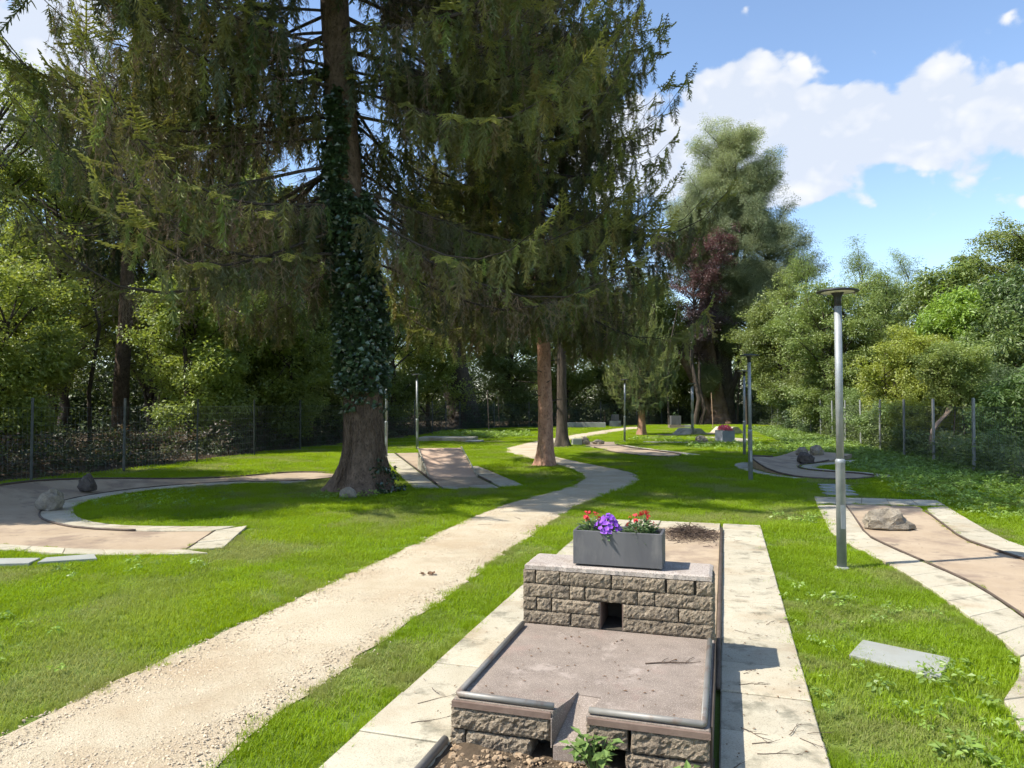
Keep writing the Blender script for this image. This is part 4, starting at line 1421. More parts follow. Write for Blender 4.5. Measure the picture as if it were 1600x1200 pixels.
# ------------------------------------------------------------------ spruces
def spruce(base, H, r0, cb, prof, seed, label, lean=(0, 0), bark='bark', flare=0.7, fl_h=0.35, vis=12.5, spacing=0.42, per=5, st=0.20,
           cols=((0.185, 0.20, 0.07), (0.115, 0.132, 0.06), (0.35, 0.365, 0.095)), dead=0.14, hang=1.0, stubs=0, name='spruce_tree', up=0.0, tips=0.45, lat0=0.85, skip=None):
    rg = np.random.default_rng(seed)
    r = random.Random(seed)
    e = empty(name, (base[0], base[1], 0))
    tag(e, label, 'tree')
    ax = lambda z: Vector((lean[0] * (z / 9.0) * min(1.0, z / 5), lean[1] * z / 9.0, z))
    zs = [z for z in (0, 0.3, 0.8, 1.6, 3, 5, 7, 9, 12) if z < H * 0.7] + [H * 0.8, H]
    rr = [r0 * max(0.03, (1 - z / H) ** 0.75) for z in zs]
    trunk_mesh([ax(z) for z in zs], rr, 28, seed, 0.06, flare, fl_h).build('trunk', M[bark], e, True)
    limbs = MB()
    pos, rot, scl, idx, col = [], [], [], [], []

    def put(p, R_, s, i, c):
        pos.append(p); rot.append(R_); scl.append(s); idx.append(i); col.append(c)
    z = cb
    while z < H - 0.3:
        fr = (z - cb) / (H - cb)
        above = z > vis
        stp = st * (3.2 if above else 1.0)
        for k in range(per if not above else max(4, per - 1)):
            an = r.uniform(0, 6.28)
            L = prof(z) * r.uniform(0.72, 1.12)
            if L < 0.25 or (skip and skip(an, z)):
                continue
            out = Vector((math.cos(an), math.sin(an), 0))
            side = Vector((-math.sin(an), math.cos(an), 0))
            a = -0.26 + 0.55 * fr + up + r.uniform(-0.17, 0.17)
            b = 0.30 * (1 - fr) * r.uniform(0.6, 1.3)
            c = 0.34 * r.uniform(0.6, 1.3)
            bend = r.uniform(-0.15, 0.15)
            o = ax(z)
            f = lambda s: o + out * (L * s) + side * (bend * L * s * s) + Vector((0, 0, L * (a * s - b * s * s * (1 - s) * 2 + c * s ** 4)))
            nseg = 7
            br = (0.010 + 0.0065 * L) * r.uniform(0.6, 1.15)
            limbs.tube([f(q / nseg) for q in range(nseg + 1)], [br * (1 - 0.85 * q / nseg) for q in range(nseg + 1)], 5, False)
            s = (0.06 + 0.16 * r.random()) if L > 1.5 else 0.05
            bare = r.random() < dead * 0.8
            ltint = r.random()
            while s <= 1.0:
                p = f(s)
                d = (f(min(1, s + 0.05)) - f(s - 0.05)).normalized()
                ll = (0.22 + lat0 * (1 - s) * min(1.0, s * 3)) * min(1.0, L / 3.0)
                for sgn in (-1, 1):
                    l2 = ll * r.uniform(0.5, 1.2)
                    ld = (side * sgn * 0.9 + d * 0.55 + Vector((0, 0, -0.12 + r.uniform(-.1, .1)))).normalized()
                    nh = max(1, int(round(l2 / 0.30)))
                    if l2 > 0.4:
                        limbs.tube([p, p + ld * l2 * 0.6, p + ld * l2 + Vector((0, 0, -0.08 * l2))], [0.008, 0.005, 0.003], 3, False)
                    for h in range(nh):
                        q = p + ld * l2 * ((h + r.random()) / nh)
                        inner = s < 0.45
                        isd = bare or r.random() < dead * (1.7 if inner else 0.5)
                        ln = hang * (0.34 + 0.62 * r.random() ** 1.5) * min(1.0, 0.45 + L / 6.0) * (1.15 - 0.35 * s) * (2.3 if above else 1)
                        wd = (ln ** 0.7 if not above else ln) * r.uniform(0.75, 1.15)
                        if isd:
                            cc_ = (0.25, 0.19, 0.13)
                            ii = 4
                        else:
                            ii = r.randrange(4)
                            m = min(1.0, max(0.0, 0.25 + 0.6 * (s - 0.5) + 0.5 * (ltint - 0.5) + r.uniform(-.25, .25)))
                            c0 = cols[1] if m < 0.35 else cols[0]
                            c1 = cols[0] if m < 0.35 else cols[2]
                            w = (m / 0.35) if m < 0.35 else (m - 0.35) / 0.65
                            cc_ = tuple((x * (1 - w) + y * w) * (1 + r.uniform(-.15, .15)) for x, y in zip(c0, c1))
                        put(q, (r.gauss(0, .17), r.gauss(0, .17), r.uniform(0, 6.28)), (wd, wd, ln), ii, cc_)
                    if r.random() < tips * (0.25 + 0.5 * s):
                        t = p + ld * l2 * 0.75
                        dv = (ld + d * 0.4 + Vector((0, 0, -0.25 + r.uniform(-.2, .2))))
                        eu = dv.to_track_quat('X', 'Z').to_euler()
                        sc = r.uniform(0.55, 0.95) * min(1, 0.5 + L / 6) * (2.2 if above else 1)
                        m = r.random()
                        put(t, tuple(eu), (sc, sc, sc), 5 + r.randrange(2), tuple((x * (1 - m) + y * m) for x, y in zip(cols[0], cols[2])))
                s += stp / L * r.uniform(0.8, 1.2)
            dv = f(1.0) - f(0.93)
            put(f(0.95), tuple(dv.to_track_quat('X', 'Z').to_euler()), (0.85, 0.85, 0.85), 5 + r.randrange(2), cols[2])
        z += spacing * r.uniform(0.7, 1.3) * (1.7 if above else 1)
    for k in range(stubs):       # dead stubs on the bare bole
        an, zz = r.uniform(0, 6.28), r.uniform(1.5, cb)
        o = ax(zz); L = r.uniform(0.15, 0.7)
        rad = r0 * (1 - zz / H) ** 0.75 * 0.9
        limbs.tube([o + Vector((math.cos(an), math.sin(an), 0)) * rad, o + Vector((math.cos(an), math.sin(an), 0.1)) * (rad + L)], [0.018, 0.006], 5, False)
    limbs.build('limbs', M['barkdark'], e)
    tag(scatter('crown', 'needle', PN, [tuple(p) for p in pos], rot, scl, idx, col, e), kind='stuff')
    return e, ax


def prof1(z):
    if z < 4:
        return 4.6
    if z < 14:
        return 5.9
    return max(0.2, 5.9 * (27 - z) / 13.0)


def prof2(z):
    if z < 5.5:
        return 4.2
    return max(0.2, 5.1 * (20.5 - z) / 15.0)


S1, ax1 = spruce((-2.83, 13.72), 27, 0.37, 4.6, prof1, 3, 'tall spruce with drooping branches and ivy-wrapped leaning trunk', lean=(-0.62, 0), flare=0.95, fl_h=0.42,
                 spacing=0.43, per=6, hang=1.05, dead=0.26, skip=lambda an, z: (z < 10.5 and abs((an + 1.37 + math.pi) % (2 * math.pi) - math.pi) < (0.55 if z < 7.5 else 0.36)) or (z < 13 and 1.35 < an < 2.05))
S2, ax2 = spruce((0.92, 19.3), 20.5, 0.205, 4.6, prof2, 5, 'spruce with bare sunlit pinkish trunk standing beside the bend of the path', lean=(-0.25, 0), bark='barkpink', flare=0.65, fl_h=0.3,
                 spacing=0.36, per=6, hang=1.05, dead=0.24, stubs=14, vis=15)
spruce((1.95, 27.8), 17, 0.21, 5.2, lambda z: max(0.2, 3.6 * (17 - z) / 11), 8, 'dark-trunked spruce just behind the pinkish spruce trunk', bark='barkdark', flare=0.6, st=0.4, spacing=0.5, dead=0.25,
       cols=((0.09, 0.115, 0.04), (0.06, 0.08, 0.035), (0.16, 0.18, 0.05)))
spruce((6.9, 37.8), 6.9, 0.2, 1.75, lambda z: 1.9 * min(1, (6.9 - z) / 4.0), 11, 'small bushy spruce with short bare trunk beside the path', bark='barkpink', flare=0.4, st=0.17, spacing=0.26, per=7,
       hang=0.75, up=0.35, dead=0.03, cols=((0.19, 0.235, 0.10), (0.13, 0.165, 0.08), (0.32, 0.36, 0.13)))
spruce((-14.9, 27.0), 22, 0.30, 8.2, lambda z: max(0.2, 4.2 * (22 - z) / 13), 14, 'spruce with long straight bare trunk in the dark wood', bark='bark', flare=0.4, st=0.42, spacing=0.5, dead=0.3, stubs=10,
       vis=17, hang=1.4, lean=(0.28, 0), cols=((0.11, 0.14, 0.055), (0.075, 0.10, 0.045), (0.19, 0.21, 0.07)))
spruce((-14.6, 29.5), 21, 0.16, 9.0, lambda z: max(0.2, 3.2 * (21 - z) / 13), 15, 'thin spruce close behind the long straight bare trunk', bark='bark', flare=0.3, st=0.5, spacing=0.6, dead=0.3, stubs=6,
       vis=17, hang=1.3, lean=(0.3, 0))
spruce((-18.2, 36.5), 24, 0.28, 8.0, lambda z: max(0.2, 3.6 * (24 - z) / 15), 16, 'ragged hanging spruce far back beside the bare trunks', bark='barkdark', flare=0.4, st=0.4, spacing=0.62, dead=0.35, stubs=8,
       vis=13, hang=1.5, cols=((0.11, 0.135, 0.055), (0.075, 0.095, 0.045), (0.19, 0.21, 0.07)))

# ------------------------------------------------------------------ ivy on the leaning trunk
def ivy():
    r = random.Random(31)
    e = empty('ivy_plant', (-2.83, 13.72, 0))
    tag(e, 'dark glossy ivy wrapped round the leaning spruce trunk', 'ivy')
    pr_ = [proto_leaves(90 + k, 9, 0.07, 0.105, 0.095, 0.5, 'ivyleaf', 0.9, 0.2) for k in range(3)]
    pos, rot, scl, idx, col = [], [], [], [], []
    for k in range(5200):
        z = 1.2 + 7.0 * r.random() ** 1.05
        an = r.uniform(0, 6.28)
        thick = 0.20 * min(1, max(0.0, (z - 1.35) / 0.8)) * (1 if z < 5.2 else max(0.12, 1 - (z - 5.2) / 2.6))
        if z < 1.5 + 0.9 * (0.5 + mnoise.noise(Vector((math.cos(an) * 2.2, math.sin(an) * 2.2, 7.7)))) * (1 if r.random() > 0.06 else 0):
            continue
        if z > 5.6 and mnoise.noise(Vector((math.cos(an) * 1.5, math.sin(an) * 1.5, z * 0.9))) < -0.05 + (z - 5.6) * 0.12:
            continue
        lump = 0.55 + 0.9 * max(0, mnoise.noise(Vector((math.cos(an) * 1.6, math.sin(an) * 1.6, z * 1.3))) + 0.35)
        rad = 0.37 * (1 - z / 27) ** 0.75 * 0.97 + thick * lump * r.uniform(0.35, 1.0)
        o = ax1(z)
        p = o + Vector((math.cos(an), math.sin(an), 0)) * rad
        pos.append(tuple(p)); rot.append((r.uniform(-.4, .4), r.uniform(-.4, .4), an + r.uniform(-.5, .5)))
        s = r.uniform(0.45, 1.2)
        scl.append((s, s, s)); idx.append(r.randrange(3))
        v = r.uniform(0.5, 1.6)
        col.append((0.045 * v, 0.08 * v, 0.034 * v))
    for k in range(24):     # patch at the root
        an = r.uniform(-1.1, 0.1)
        z = r.random() ** 2 * 0.6
        rad = 0.37 + 0.36 * math.exp(-z / 0.4) + r.uniform(0, 0.05)
        p = ax1(z) + Vector((math.cos(an), math.sin(an), 0)) * rad
        pos.append((p.x, p.y, z + 0.03)); rot.append((r.uniform(-.4, .4), r.uniform(-.4, .4), r.uniform(0, 6.28))); scl.append((0.7, 0.7, 0.7)); idx.append(r.randrange(3))
        col.append((0.03, 0.06, 0.02))
    tag(scatter('leaves', 'ivy', pr_, pos, rot, scl, idx, col, e), kind='stuff')
    mb = MB()
    for k in range(48):      # woody stems netted over the lower bole
        an = r.uniform(0, 6.28)
        pts = []
        z = r.uniform(0.03, 0.3)
        while z < r.uniform(1.6, 2.4):
            h = 0.95 * math.exp(-z / 0.42)
            rad = 0.37 * (1 - z / 27) ** 0.75 * (1 + h * 0.8) + 0.02
            pts.append(ax1(z) + Vector((math.cos(an), math.sin(an), 0)) * rad)
            an += r.uniform(-0.14, 0.14); z += 0.16
        if len(pts) > 2:
            mb.tube(pts, [r.uniform(0.005, 0.010)] * len(pts), 5, False)
    mb.build('stems', M['bark'], e, True)


ivy()


# ------------------------------------------------------------------ broadleaf trees
def broadleaf(base, H, cr, cb, label, seed, key='leaf', protos=None, col=(0.07, 0.12, 0.03), col2=None, nl=26, r0=0.16, bark='barkdark', dens=1.0, csz=1.0, name='leafy_tree', group=None,
              lean=(0, 0), cat='tree', stems=1, lobes=None, gap=0.0, e=None, nsub=6, ncl=7, jit=0.15, topw=1.0):
    rg = np.random.default_rng(seed)
    r = random.Random(seed)
    protos = protos or PLV
    col = tuple(c * g_ for c, g_ in zip(col, (GAIN * 1.08, GAIN, GAIN * 0.85)))
    col2 = tuple(c * 1.25 for c in col2) if col2 else None
    if e is None:
        e = empty(name, (base[0], base[1], 0))
        tag(e, label, cat, group)
    limbs = MB()
    tops = []
    for s_ in range(stems):
        dx, dy = lean[0] + (r.uniform(-.2, .2) * cr if stems > 1 else 0), lean[1] + (r.uniform(-.2, .2) * cr if stems > 1 else 0)
        bx, by = (r.uniform(-.25, .25), r.uniform(-.25, .25)) if stems > 1 else (0, 0)
        zs = [0, H * 0.12, H * 0.3, H * 0.5, H * 0.7, H * 0.86]
        wob = [Vector((r.uniform(-.03, .03) * H * (i > 0), r.uniform(-.03, .03) * H * (i > 0), 0)) for i in range(6)]
        tp = [Vector((bx + dx * (z / H), by + dy * (z / H), z)) + w for z, w in zip(zs, wob)]
        tops.append(tp)
        rr = [r0 * (1 - 0.86 * z / H) / (stems ** 0.4) for z in zs]
        trunk_mesh(tp, rr, 9, seed + s_, 0.08, 0.35, 0.25).build('trunk', M[bark], e, True)
    pos, col_ = [], []
    cz, hz = (H + cb) / 2, (H - cb) / 2
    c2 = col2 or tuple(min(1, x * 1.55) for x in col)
    for k in range(nl):
        tp = tops[k % stems]
        an, u = r.uniform(0, 6.28), r.uniform(-0.95, 1.0)
        hr = math.sqrt(max(0.02, 1 - u * u)) ** (0.75)
        if u > 0:
            hr *= topw + (1 - topw) * (1 - u)
        q = r.uniform(0.78, 1.05)
        lump = 1 + 0.25 * mnoise.noise(Vector((math.cos(an) * 1.7, math.sin(an) * 1.7, u * 2 + seed)))
        tgt = Vector((lean[0] * 0.8 + math.cos(an) * cr * hr * q * lump, lean[1] * 0.8 + math.sin(an) * cr * hr * q * lump, cz + hz * u * q))
        zst = min(H * 0.84, max(cb * 0.6, tgt.z - (0.25 + 0.5 * r.random()) * hz * 0.9))
        t = zst / (H * 0.86) * 5
        zs = [0, 0.12, 0.3, 0.5, 0.7, 0.86]
        i = max(j for j in range(5) if zs[j] * H <= zst + 1e-6)
        f = (zst - zs[i] * H) / ((zs[i + 1] - zs[i]) * H)
        o = tp[i].lerp(tp[i + 1], min(1, f))
        mid = o.lerp(tgt, 0.5) + Vector((r.uniform(-.1, .1) * cr, r.uniform(-.1, .1) * cr, 0.08 * cr))
        bz = lambda s: (o * (1 - s) + mid * s) * (1 - s) + (mid * (1 - s) + tgt * s) * s
        lr = 0.35 * r0 * r.uniform(0.5, 1)
        limbs.tube([bz(q_ / 5) for q_ in range(6)], [lr * (1 - 0.85 * q_ / 5) + 0.004 for q_ in range(6)], 5, False)
        if gap and r.random() < gap:
            continue
        lt = r.random()
        for sb in range(nsub):
            s = 0.3 + 0.7 * (sb + r.random()) / nsub
            p = bz(s)
            v = Vector((r.uniform(-1, 1), r.uniform(-1, 1), r.uniform(-0.5, 0.8))).normalized()
            v = (v + (tgt - o).normalized() * 0.5).normalized()
            L = cr * r.uniform(0.16, 0.36) + 0.15
            limbs.tube([p, p + v * L * 0.5 + Vector((0, 0, 0.04)), p + v * L], [lr * 0.35 + 0.003, lr * 0.2 + 0.002, 0.003], 3, False)
            for c in range(max(1, int(ncl * dens))):
                w = p + v * L * r.uniform(0.15, 1.12) + Vector((r.gauss(0, jit), r.gauss(0, jit), r.gauss(0, jit * 0.8))) * csz
                if w.z < 0.12:
                    w.z = 0.12 + r.random() * 0.3
                pos.append(tuple(w))
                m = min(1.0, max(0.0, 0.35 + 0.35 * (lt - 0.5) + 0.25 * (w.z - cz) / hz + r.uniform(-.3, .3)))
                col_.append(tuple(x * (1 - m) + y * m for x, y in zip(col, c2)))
    n = len(pos)
    s = rg.uniform(0.7, 1.25, n) * csz
    limbs.build('limbs', M[bark], e)
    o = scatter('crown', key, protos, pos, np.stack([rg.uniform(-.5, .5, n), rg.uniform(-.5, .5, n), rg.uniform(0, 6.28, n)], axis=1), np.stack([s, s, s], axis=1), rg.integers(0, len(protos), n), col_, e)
    tag(o, kind='stuff')
    return e


# willow: twin-limbed old trunk with a sawn-off leaning limb
WLW = empty('willow_tree', (17.0, 58.5, 0))
tag(WLW, 'tall silvery willow with huge forked trunk and a sawn-off leaning limb', 'tree')
trunk_mesh([(0, 0, -0.1), (-0.1, 0, 0.8), (-0.25, 0, 2), (-0.7, 0, 5), (-1.1, 0, 8), (-1.0, 0, 12)], [1.15, 0.95, 0.8, 0.62, 0.52, 0.35], 22, 3, 0.16, 0.35, 0.8).build('trunk', M['barkwillow'], WLW, True)
trunk_mesh([(0.6, 0.4, -0.1), (0.7, 0.4, 2.0), (0.6, 0.4, 6), (0.9, 0.4, 10), (1.6, 0.3, 14)], [0.9, 0.7, 0.55, 0.45, 0.28], 18, 5, 0.14, 0.3, 0.8).build('trunk', M['barkdark'], WLW, True)
trunk_mesh([(-0.7, -0.2, 0.2), (-1.4, -0.3, 2.2), (-2.5, -0.4, 4.4), (-3.3, -0.5, 5.8)], [0.45, 0.36, 0.33, 0.30], 14, 7, 0.1).build('sawn_limb', M['barkwillow'], WLW, True)
for (dx, H, cr, cb, sd, n, c1, c2) in [(1.7, 25.2, 3.3, 17.0, 51, 40, (0.15, 0.19, 0.09), (0.34, 0.39, 0.20)), (5.2, 17.6, 3.4, 9.0, 52, 42, (0.115, 0.15, 0.08), (0.25, 0.30, 0.16)),  # light put into leaf colours: top lobes paler, shaded lower lobes darker
                                       (1.6, 19.5, 4.2, 9.5, 53, 44, (0.115, 0.15, 0.08), (0.25, 0.30, 0.16)), (-1.4, 20.0, 3.2, 11.5, 54, 32, (0.125, 0.16, 0.08), (0.27, 0.32, 0.165)),
                                       (3.4, 21.3, 2.4, 16.0, 55, 20, (0.135, 0.17, 0.085), (0.29, 0.34, 0.17)), (3.6, 13.0, 3.6, 6.0, 57, 36, (0.10, 0.135, 0.07), (0.22, 0.26, 0.14))]:
    broadleaf((0, 0), H, cr, cb, None, sd, 'willow', PWL, c1, c2, n, 0.3, 'barkdark', 1.2, 1.15, lean=(dx * 1.0, 0), e=WLW, nsub=9, ncl=9, jit=0.24, gap=0.1)
broadleaf((0, 0), 4.8, 1.1, 2.6, None, 56, 'willow', PWL, (0.12, 0.16, 0.07), (0.2, 0.23, 0.1), 8, 0.05, 'barkdark', 1, 1.2, lean=(-1.4, -0.7), e=WLW)

broadleaf((14.3, 55.6), 16.6, 3.0, 9.2, 'dark red-leaved tree between the spruces and the willow', 61, col=(0.06, 0.032, 0.032), col2=(0.16, 0.08, 0.075), nl=30, r0=0.2, csz=1.1, dens=0.75, gap=0.2, name='copper_tree')
broadleaf((15.0, 56.4), 9.8, 2.0, 5.8, 'low dark purple-leaved tree under the willow crown', 62, col=(0.045, 0.032, 0.036), col2=(0.09, 0.06, 0.065), nl=20, r0=0.18, csz=1.3, dens=0.8, name='copper_tree')

# sunlit thicket beyond the wire fence
G1, G2, G3, G4, GY, GD = (0.11, 0.15, 0.045), (0.095, 0.14, 0.04), (0.15, 0.21, 0.05), (0.12, 0.175, 0.05), (0.165, 0.215, 0.042), (0.05, 0.09, 0.035)
TH = 'trees of the sunlit thicket'
broadleaf((17.6, 44.5), 9.2, 2.9, 1.2, 'mid green tree at the far end of the sunlit thicket beside the willow', 71, col=G1, nl=46, csz=1.25, group=TH, stems=2)
broadleaf((20.4, 52.5), 8.8, 2.6, 1.5, 'pale green tree at the fence corner below the willow crown', 70, col=G3, nl=40, csz=1.3, group=TH)
broadleaf((20.8, 50.0), 13.2, 1.8, 5.0, 'thin see-through poplar on the skyline beside the willow', 72, 'willow', PWL, G4, nl=22, csz=1.0, dens=0.35, group=TH, r0=0.1, topw=0.5)
broadleaf((23.4, 47.5), 12.6, 1.7, 4.5, 'thin see-through poplar on the skyline above the lamp head', 73, 'willow', PWL, G4, nl=22, csz=1.0, dens=0.35, group=TH, r0=0.1, topw=0.5)
broadleaf((25.0, 45.0), 11.6, 1.5, 4.5, 'short see-through sapling on the skyline between poplar and walnut', 74, 'willow', PWL, G4, nl=18, csz=0.9, dens=0.3, group=TH, r0=0.08, topw=0.5)
broadleaf((16.0, 35.5), 7.6, 2.8, 0.8, 'mid green tree behind the tall lamp post', 75, 'leaf', PLV, G4, (0.22, 0.29, 0.08), 52, csz=1.0, dens=1.1, group=TH, stems=2)
broadleaf((18.6, 35.0), 7.9, 2.8, 0.8, 'narrow-leaved green tree right of the lamp head', 76, 'willow', PWL, G4, (0.21, 0.28, 0.08), 52, csz=1.0, dens=1.1, group=TH, stems=2)
broadleaf((19.0, 31.2), 8.3, 2.2, 1.5, 'large-leaved walnut with open top against the sky', 77, 'bigleaf', PBG, G2, None, 44, csz=0.9, dens=0.8, group=TH)
broadleaf((22.8, 30.5), 9.6, 3.6, 0.8, 'tallest dense green tree at the photo edge of the thicket', 78, col=G1, nl=70, csz=1.1, group=TH, stems=2)
broadleaf((15.0, 27.5), 4.3, 1.6, 0.7, 'yellow-green bush leaning over the fence top', 79, col=GY, col2=(0.30, 0.35, 0.055), nl=40, csz=0.8, name='leafy_bush', cat='bush', group=TH, stems=3, r0=0.08)
broadleaf((16.4, 26.3), 3.9, 1.5, 1.0, 'lighter olive bush beside the yellow-green one above the fence', 80, col=(0.17, 0.21, 0.05), nl=34, csz=0.8, name='leafy_bush', cat='bush', group=TH, stems=3, r0=0.08)
broadleaf((17.6, 27.2), 5.8, 1.7, 2.6, 'bright green creeper mound in the middle of the thicket', 81, 'bigleaf', PBG, (0.14, 0.24, 0.04), (0.24, 0.36, 0.06), 36, csz=0.8, name='leafy_bush', cat='bush', group=TH, stems=2, r0=0.08)
broadleaf((16.8, 23.3), 4.4, 1.9, 0.3, 'large-leaved bush behind the nearest fence posts', 82, 'bigleaf', PBG, G2, (0.15, 0.22, 0.06), 44, csz=0.8, name='leafy_bush', cat='bush', group=TH, stems=3, r0=0.08)
broadleaf((18.8, 25.0), 6.4, 2.3, 0.5, 'dark green bush at the photo edge above the fence', 83, 'bigleaf', PBG, GD, (0.12, 0.18, 0.05), 48, csz=0.9, name='leafy_bush', cat='bush', group=TH, stems=2, r0=0.1)
broadleaf((14.4, 19.6), 2.3, 1.3, 0.1, 'dense low green shrub at the photo edge behind the last fence post', 84, 'bigleaf', PBG, (0.08, 0.14, 0.04), None, 40, csz=0.6, name='leafy_bush', cat='bush', group=TH, stems=3, r0=0.05)
broadleaf((13.1, 22.6), 1.9, 0.9, 0.6, 'small yellow-green shrub beside the bent trunk', 85, col=(0.19, 0.24, 0.045), col2=(0.30, 0.34, 0.06), nl=24, csz=0.6, name='leafy_bush', cat='bush', group=TH, stems=2, r0=0.04)
broadleaf((15.0, 21.5), 2.6, 1.2, 0.1, 'grey-green shrub in shade between the last two fence posts', 86, 'willow', PWL, (0.06, 0.10, 0.04), None, 34, csz=0.6, name='leafy_bush', cat='bush', group=TH, stems=3, r0=0.05)
for k, (x, y, h, w, l) in enumerate([(13.6, 25.6, 1.6, 0.9, 'low bramble at the fence foot below the yellow-green bush'), (14.6, 29.5, 2.0, 1.1, 'low bramble at the fence foot behind the lamp post'),
                                     (15.6, 32.6, 2.2, 1.2, 'bramble at the fence foot behind the S-shaped lane'), (16.6, 37.6, 2.4, 1.4, 'shaded bramble halfway along the sunlit fence'),
                                     (17.9, 42.6, 2.6, 1.6, 'shaded bramble toward the far fence corner'), (19.2, 47.6, 3.0, 1.6, 'dark shrub at the far fence corner')]):
    broadleaf((x, y), h, w, 0.05, l, 90 + k, col=GD if k > 2 else (0.09, 0.14, 0.045), nl=26, csz=0.7 if k < 3 else 0.9, name='bramble', cat='bush', group='brambles along the fence foot', stems=3, r0=0.03)

# bent bare trunk among the thicket
BT = empty('bent_trunk', (12.2, 20.6, 0))
tag(BT, 'bare crooked trunk bending up between two fence posts of the thicket', 'tree')
mb = trunk_mesh([(0.0, 0.2, 0.0), (0.05, 0.2, 0.5), (0.12, 0.2, 0.9), (0.30, 0.22, 1.15), (0.62, 0.3, 1.4), (0.80, 0.4, 1.75), (0.84, 0.6, 2.1), (0.9, 1.2, 2.6)], [0.085, 0.075, 0.07, 0.068, 0.075, 0.08, 0.06, 0.03], 10, 4, 0.1)
mb.build('trunk', M['twigpale'], BT, True)
mb = MB()
rb = random.Random(77)
for k in range(26):
    a = Vector((0.85 + rb.uniform(-.15, .1), 0.35, 1.75 + rb.random() * 0.6)); p = a.copy(); pts = [a]
    d = Vector((rb.uniform(-.5, .4), rb.uniform(-.4, .4), rb.uniform(-.1, 0.8)))
    for q in range(4):
        p = p + d * 0.13 + Vector((rb.uniform(-.05, .05), rb.uniform(-.05, .05), -0.02 * q)); pts.append(p)
    mb.tube(pts, [0.006, 0.005, 0.004, 0.003, 0.002], 3, False)
mb.build('twigs', M['twigpale'], BT)

broadleaf((13.15, 21.0), 3.3, 0.85, 1.75, 'leafy bush hanging over the top of the crooked trunk', 87, col=(0.13, 0.18, 0.05), nl=26, csz=0.6, name='leafy_bush', cat='bush', group=TH, stems=2, r0=0.04)

# ------------------------------------------------------------------ dark wood beyond the other fences
WD = 'trees of the dark wood'
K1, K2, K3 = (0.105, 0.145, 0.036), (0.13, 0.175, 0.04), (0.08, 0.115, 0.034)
wl_ = [  # x, y, H, cr, cb, colour, label
    (-13.6, 18.6, 5.2, 1.6, 0.6, K2, 'leafy shrub behind the first fence posts beside the curving lane'),
    (-16.4, 23.2, 7.0, 1.9, 0.8, K2, 'leafy tree left of the long straight bare trunk'),
    (-11.1, 24.6, 6.0, 1.8, 0.5, (0.14, 0.195, 0.045), 'bright leafy hazel right of the long straight bare trunk'),
    (-10.6, 27.6, 7.4, 2.3, 0.6, (0.14, 0.19, 0.045), 'tall leafy hazel between the bare trunk and the ivy trunk'),
    (-9.0, 28.6, 5.2, 1.7, 0.6, K1, 'shaded hazel left of the ivy trunk'),
    (-8.4, 33.0, 8.5, 2.3, 0.8, K3, 'dark leafy tree close beside the ivy trunk'),
    (-17.5, 24.5, 8.0, 2.6, 1.0, K2, 'leafy tree at the photo edge of the dark wood'),
    (-20.5, 27.0, 16.0, 3.2, 6.0, K2, 'tall airy tree filling the upper photo edge'),
    (-21.5, 33.5, 18.0, 3.6, 6.0, K2, 'tallest airy tree at the upper photo edge behind the others'),
    (-15.5, 38.5, 17.5, 3.2, 5.0, K1, 'tall tree top showing between the hanging spruce boughs'),
    (-19.5, 30.5, 13.0, 3.4, 3.0, K2, 'tall leafy tree at the photo edge with sky showing through'),
    (-16.8, 33.5, 12.5, 3.0, 2.5, K1, 'tall leafy tree just left of the bare trunk tops'),
    (-12.6, 34.5, 12.0, 3.0, 2.0, K1, 'tall leafy tree right of the bare trunk tops'),
    (-10.2, 39.0, 13.0, 3.2, 2.0, K3, 'tall dark tree seen left of the ivy'),
    (-24.0, 37.0, 15.0, 4.0, 3.0, K2, 'big leafy tree far behind the photo edge'),
    (-7.2, 42.5, 10.5, 2.8, 1.0, K1, 'leafy tree behind the lamp post by the ramp'),
    (-5.6, 47.5, 9.5, 2.6, 1.0, K2, 'lighter leafy tree left of the thick leaning trunk'),
    (-0.2, 54.0, 11.0, 3.0, 1.2, K3, 'dark tree behind the pink trunk and low wall'),
    (4.2, 57.0, 11.5, 3.0, 1.2, K1, 'tree behind the long low wall'),
    (8.6, 58.5, 11.0, 2.8, 1.2, K3, 'dark tree behind the small bushy spruce'),
    (13.2, 64.0, 11.5, 3.2, 1.2, K1, 'tree behind the sawn-off willow limb'),
    (10.9, 57.6, 13.0, 2.8, 1.5, K3, 'dark tree filling the gap below the red-leaved tree'),
    (16.2, 63.0, 11.0, 3.2, 1.5, K1, 'tree right behind the forked willow trunk'),
    (21.8, 57.0, 9.5, 3.0, 1.0, K1, 'shaded tree right behind the willow trunk'),
]
for k, (x, y, H, cr, cb, c, l) in enumerate(wl_):
    broadleaf((x, y), H, cr, cb, l, 120 + k, col=c, nl=int(14 + 12 * cr), csz=0.85 + 0.012 * y, r0=0.05 + 0.012 * H, group=WD, stems=2 if H < 8 else 1, gap=0.38 if x < -16 else 0.15, dens=0.7 if x < -16 else 0.9, name='wood_tree' if H >= 6.5 else 'wood_shrub', cat='tree' if H >= 6.5 else 'shrub')
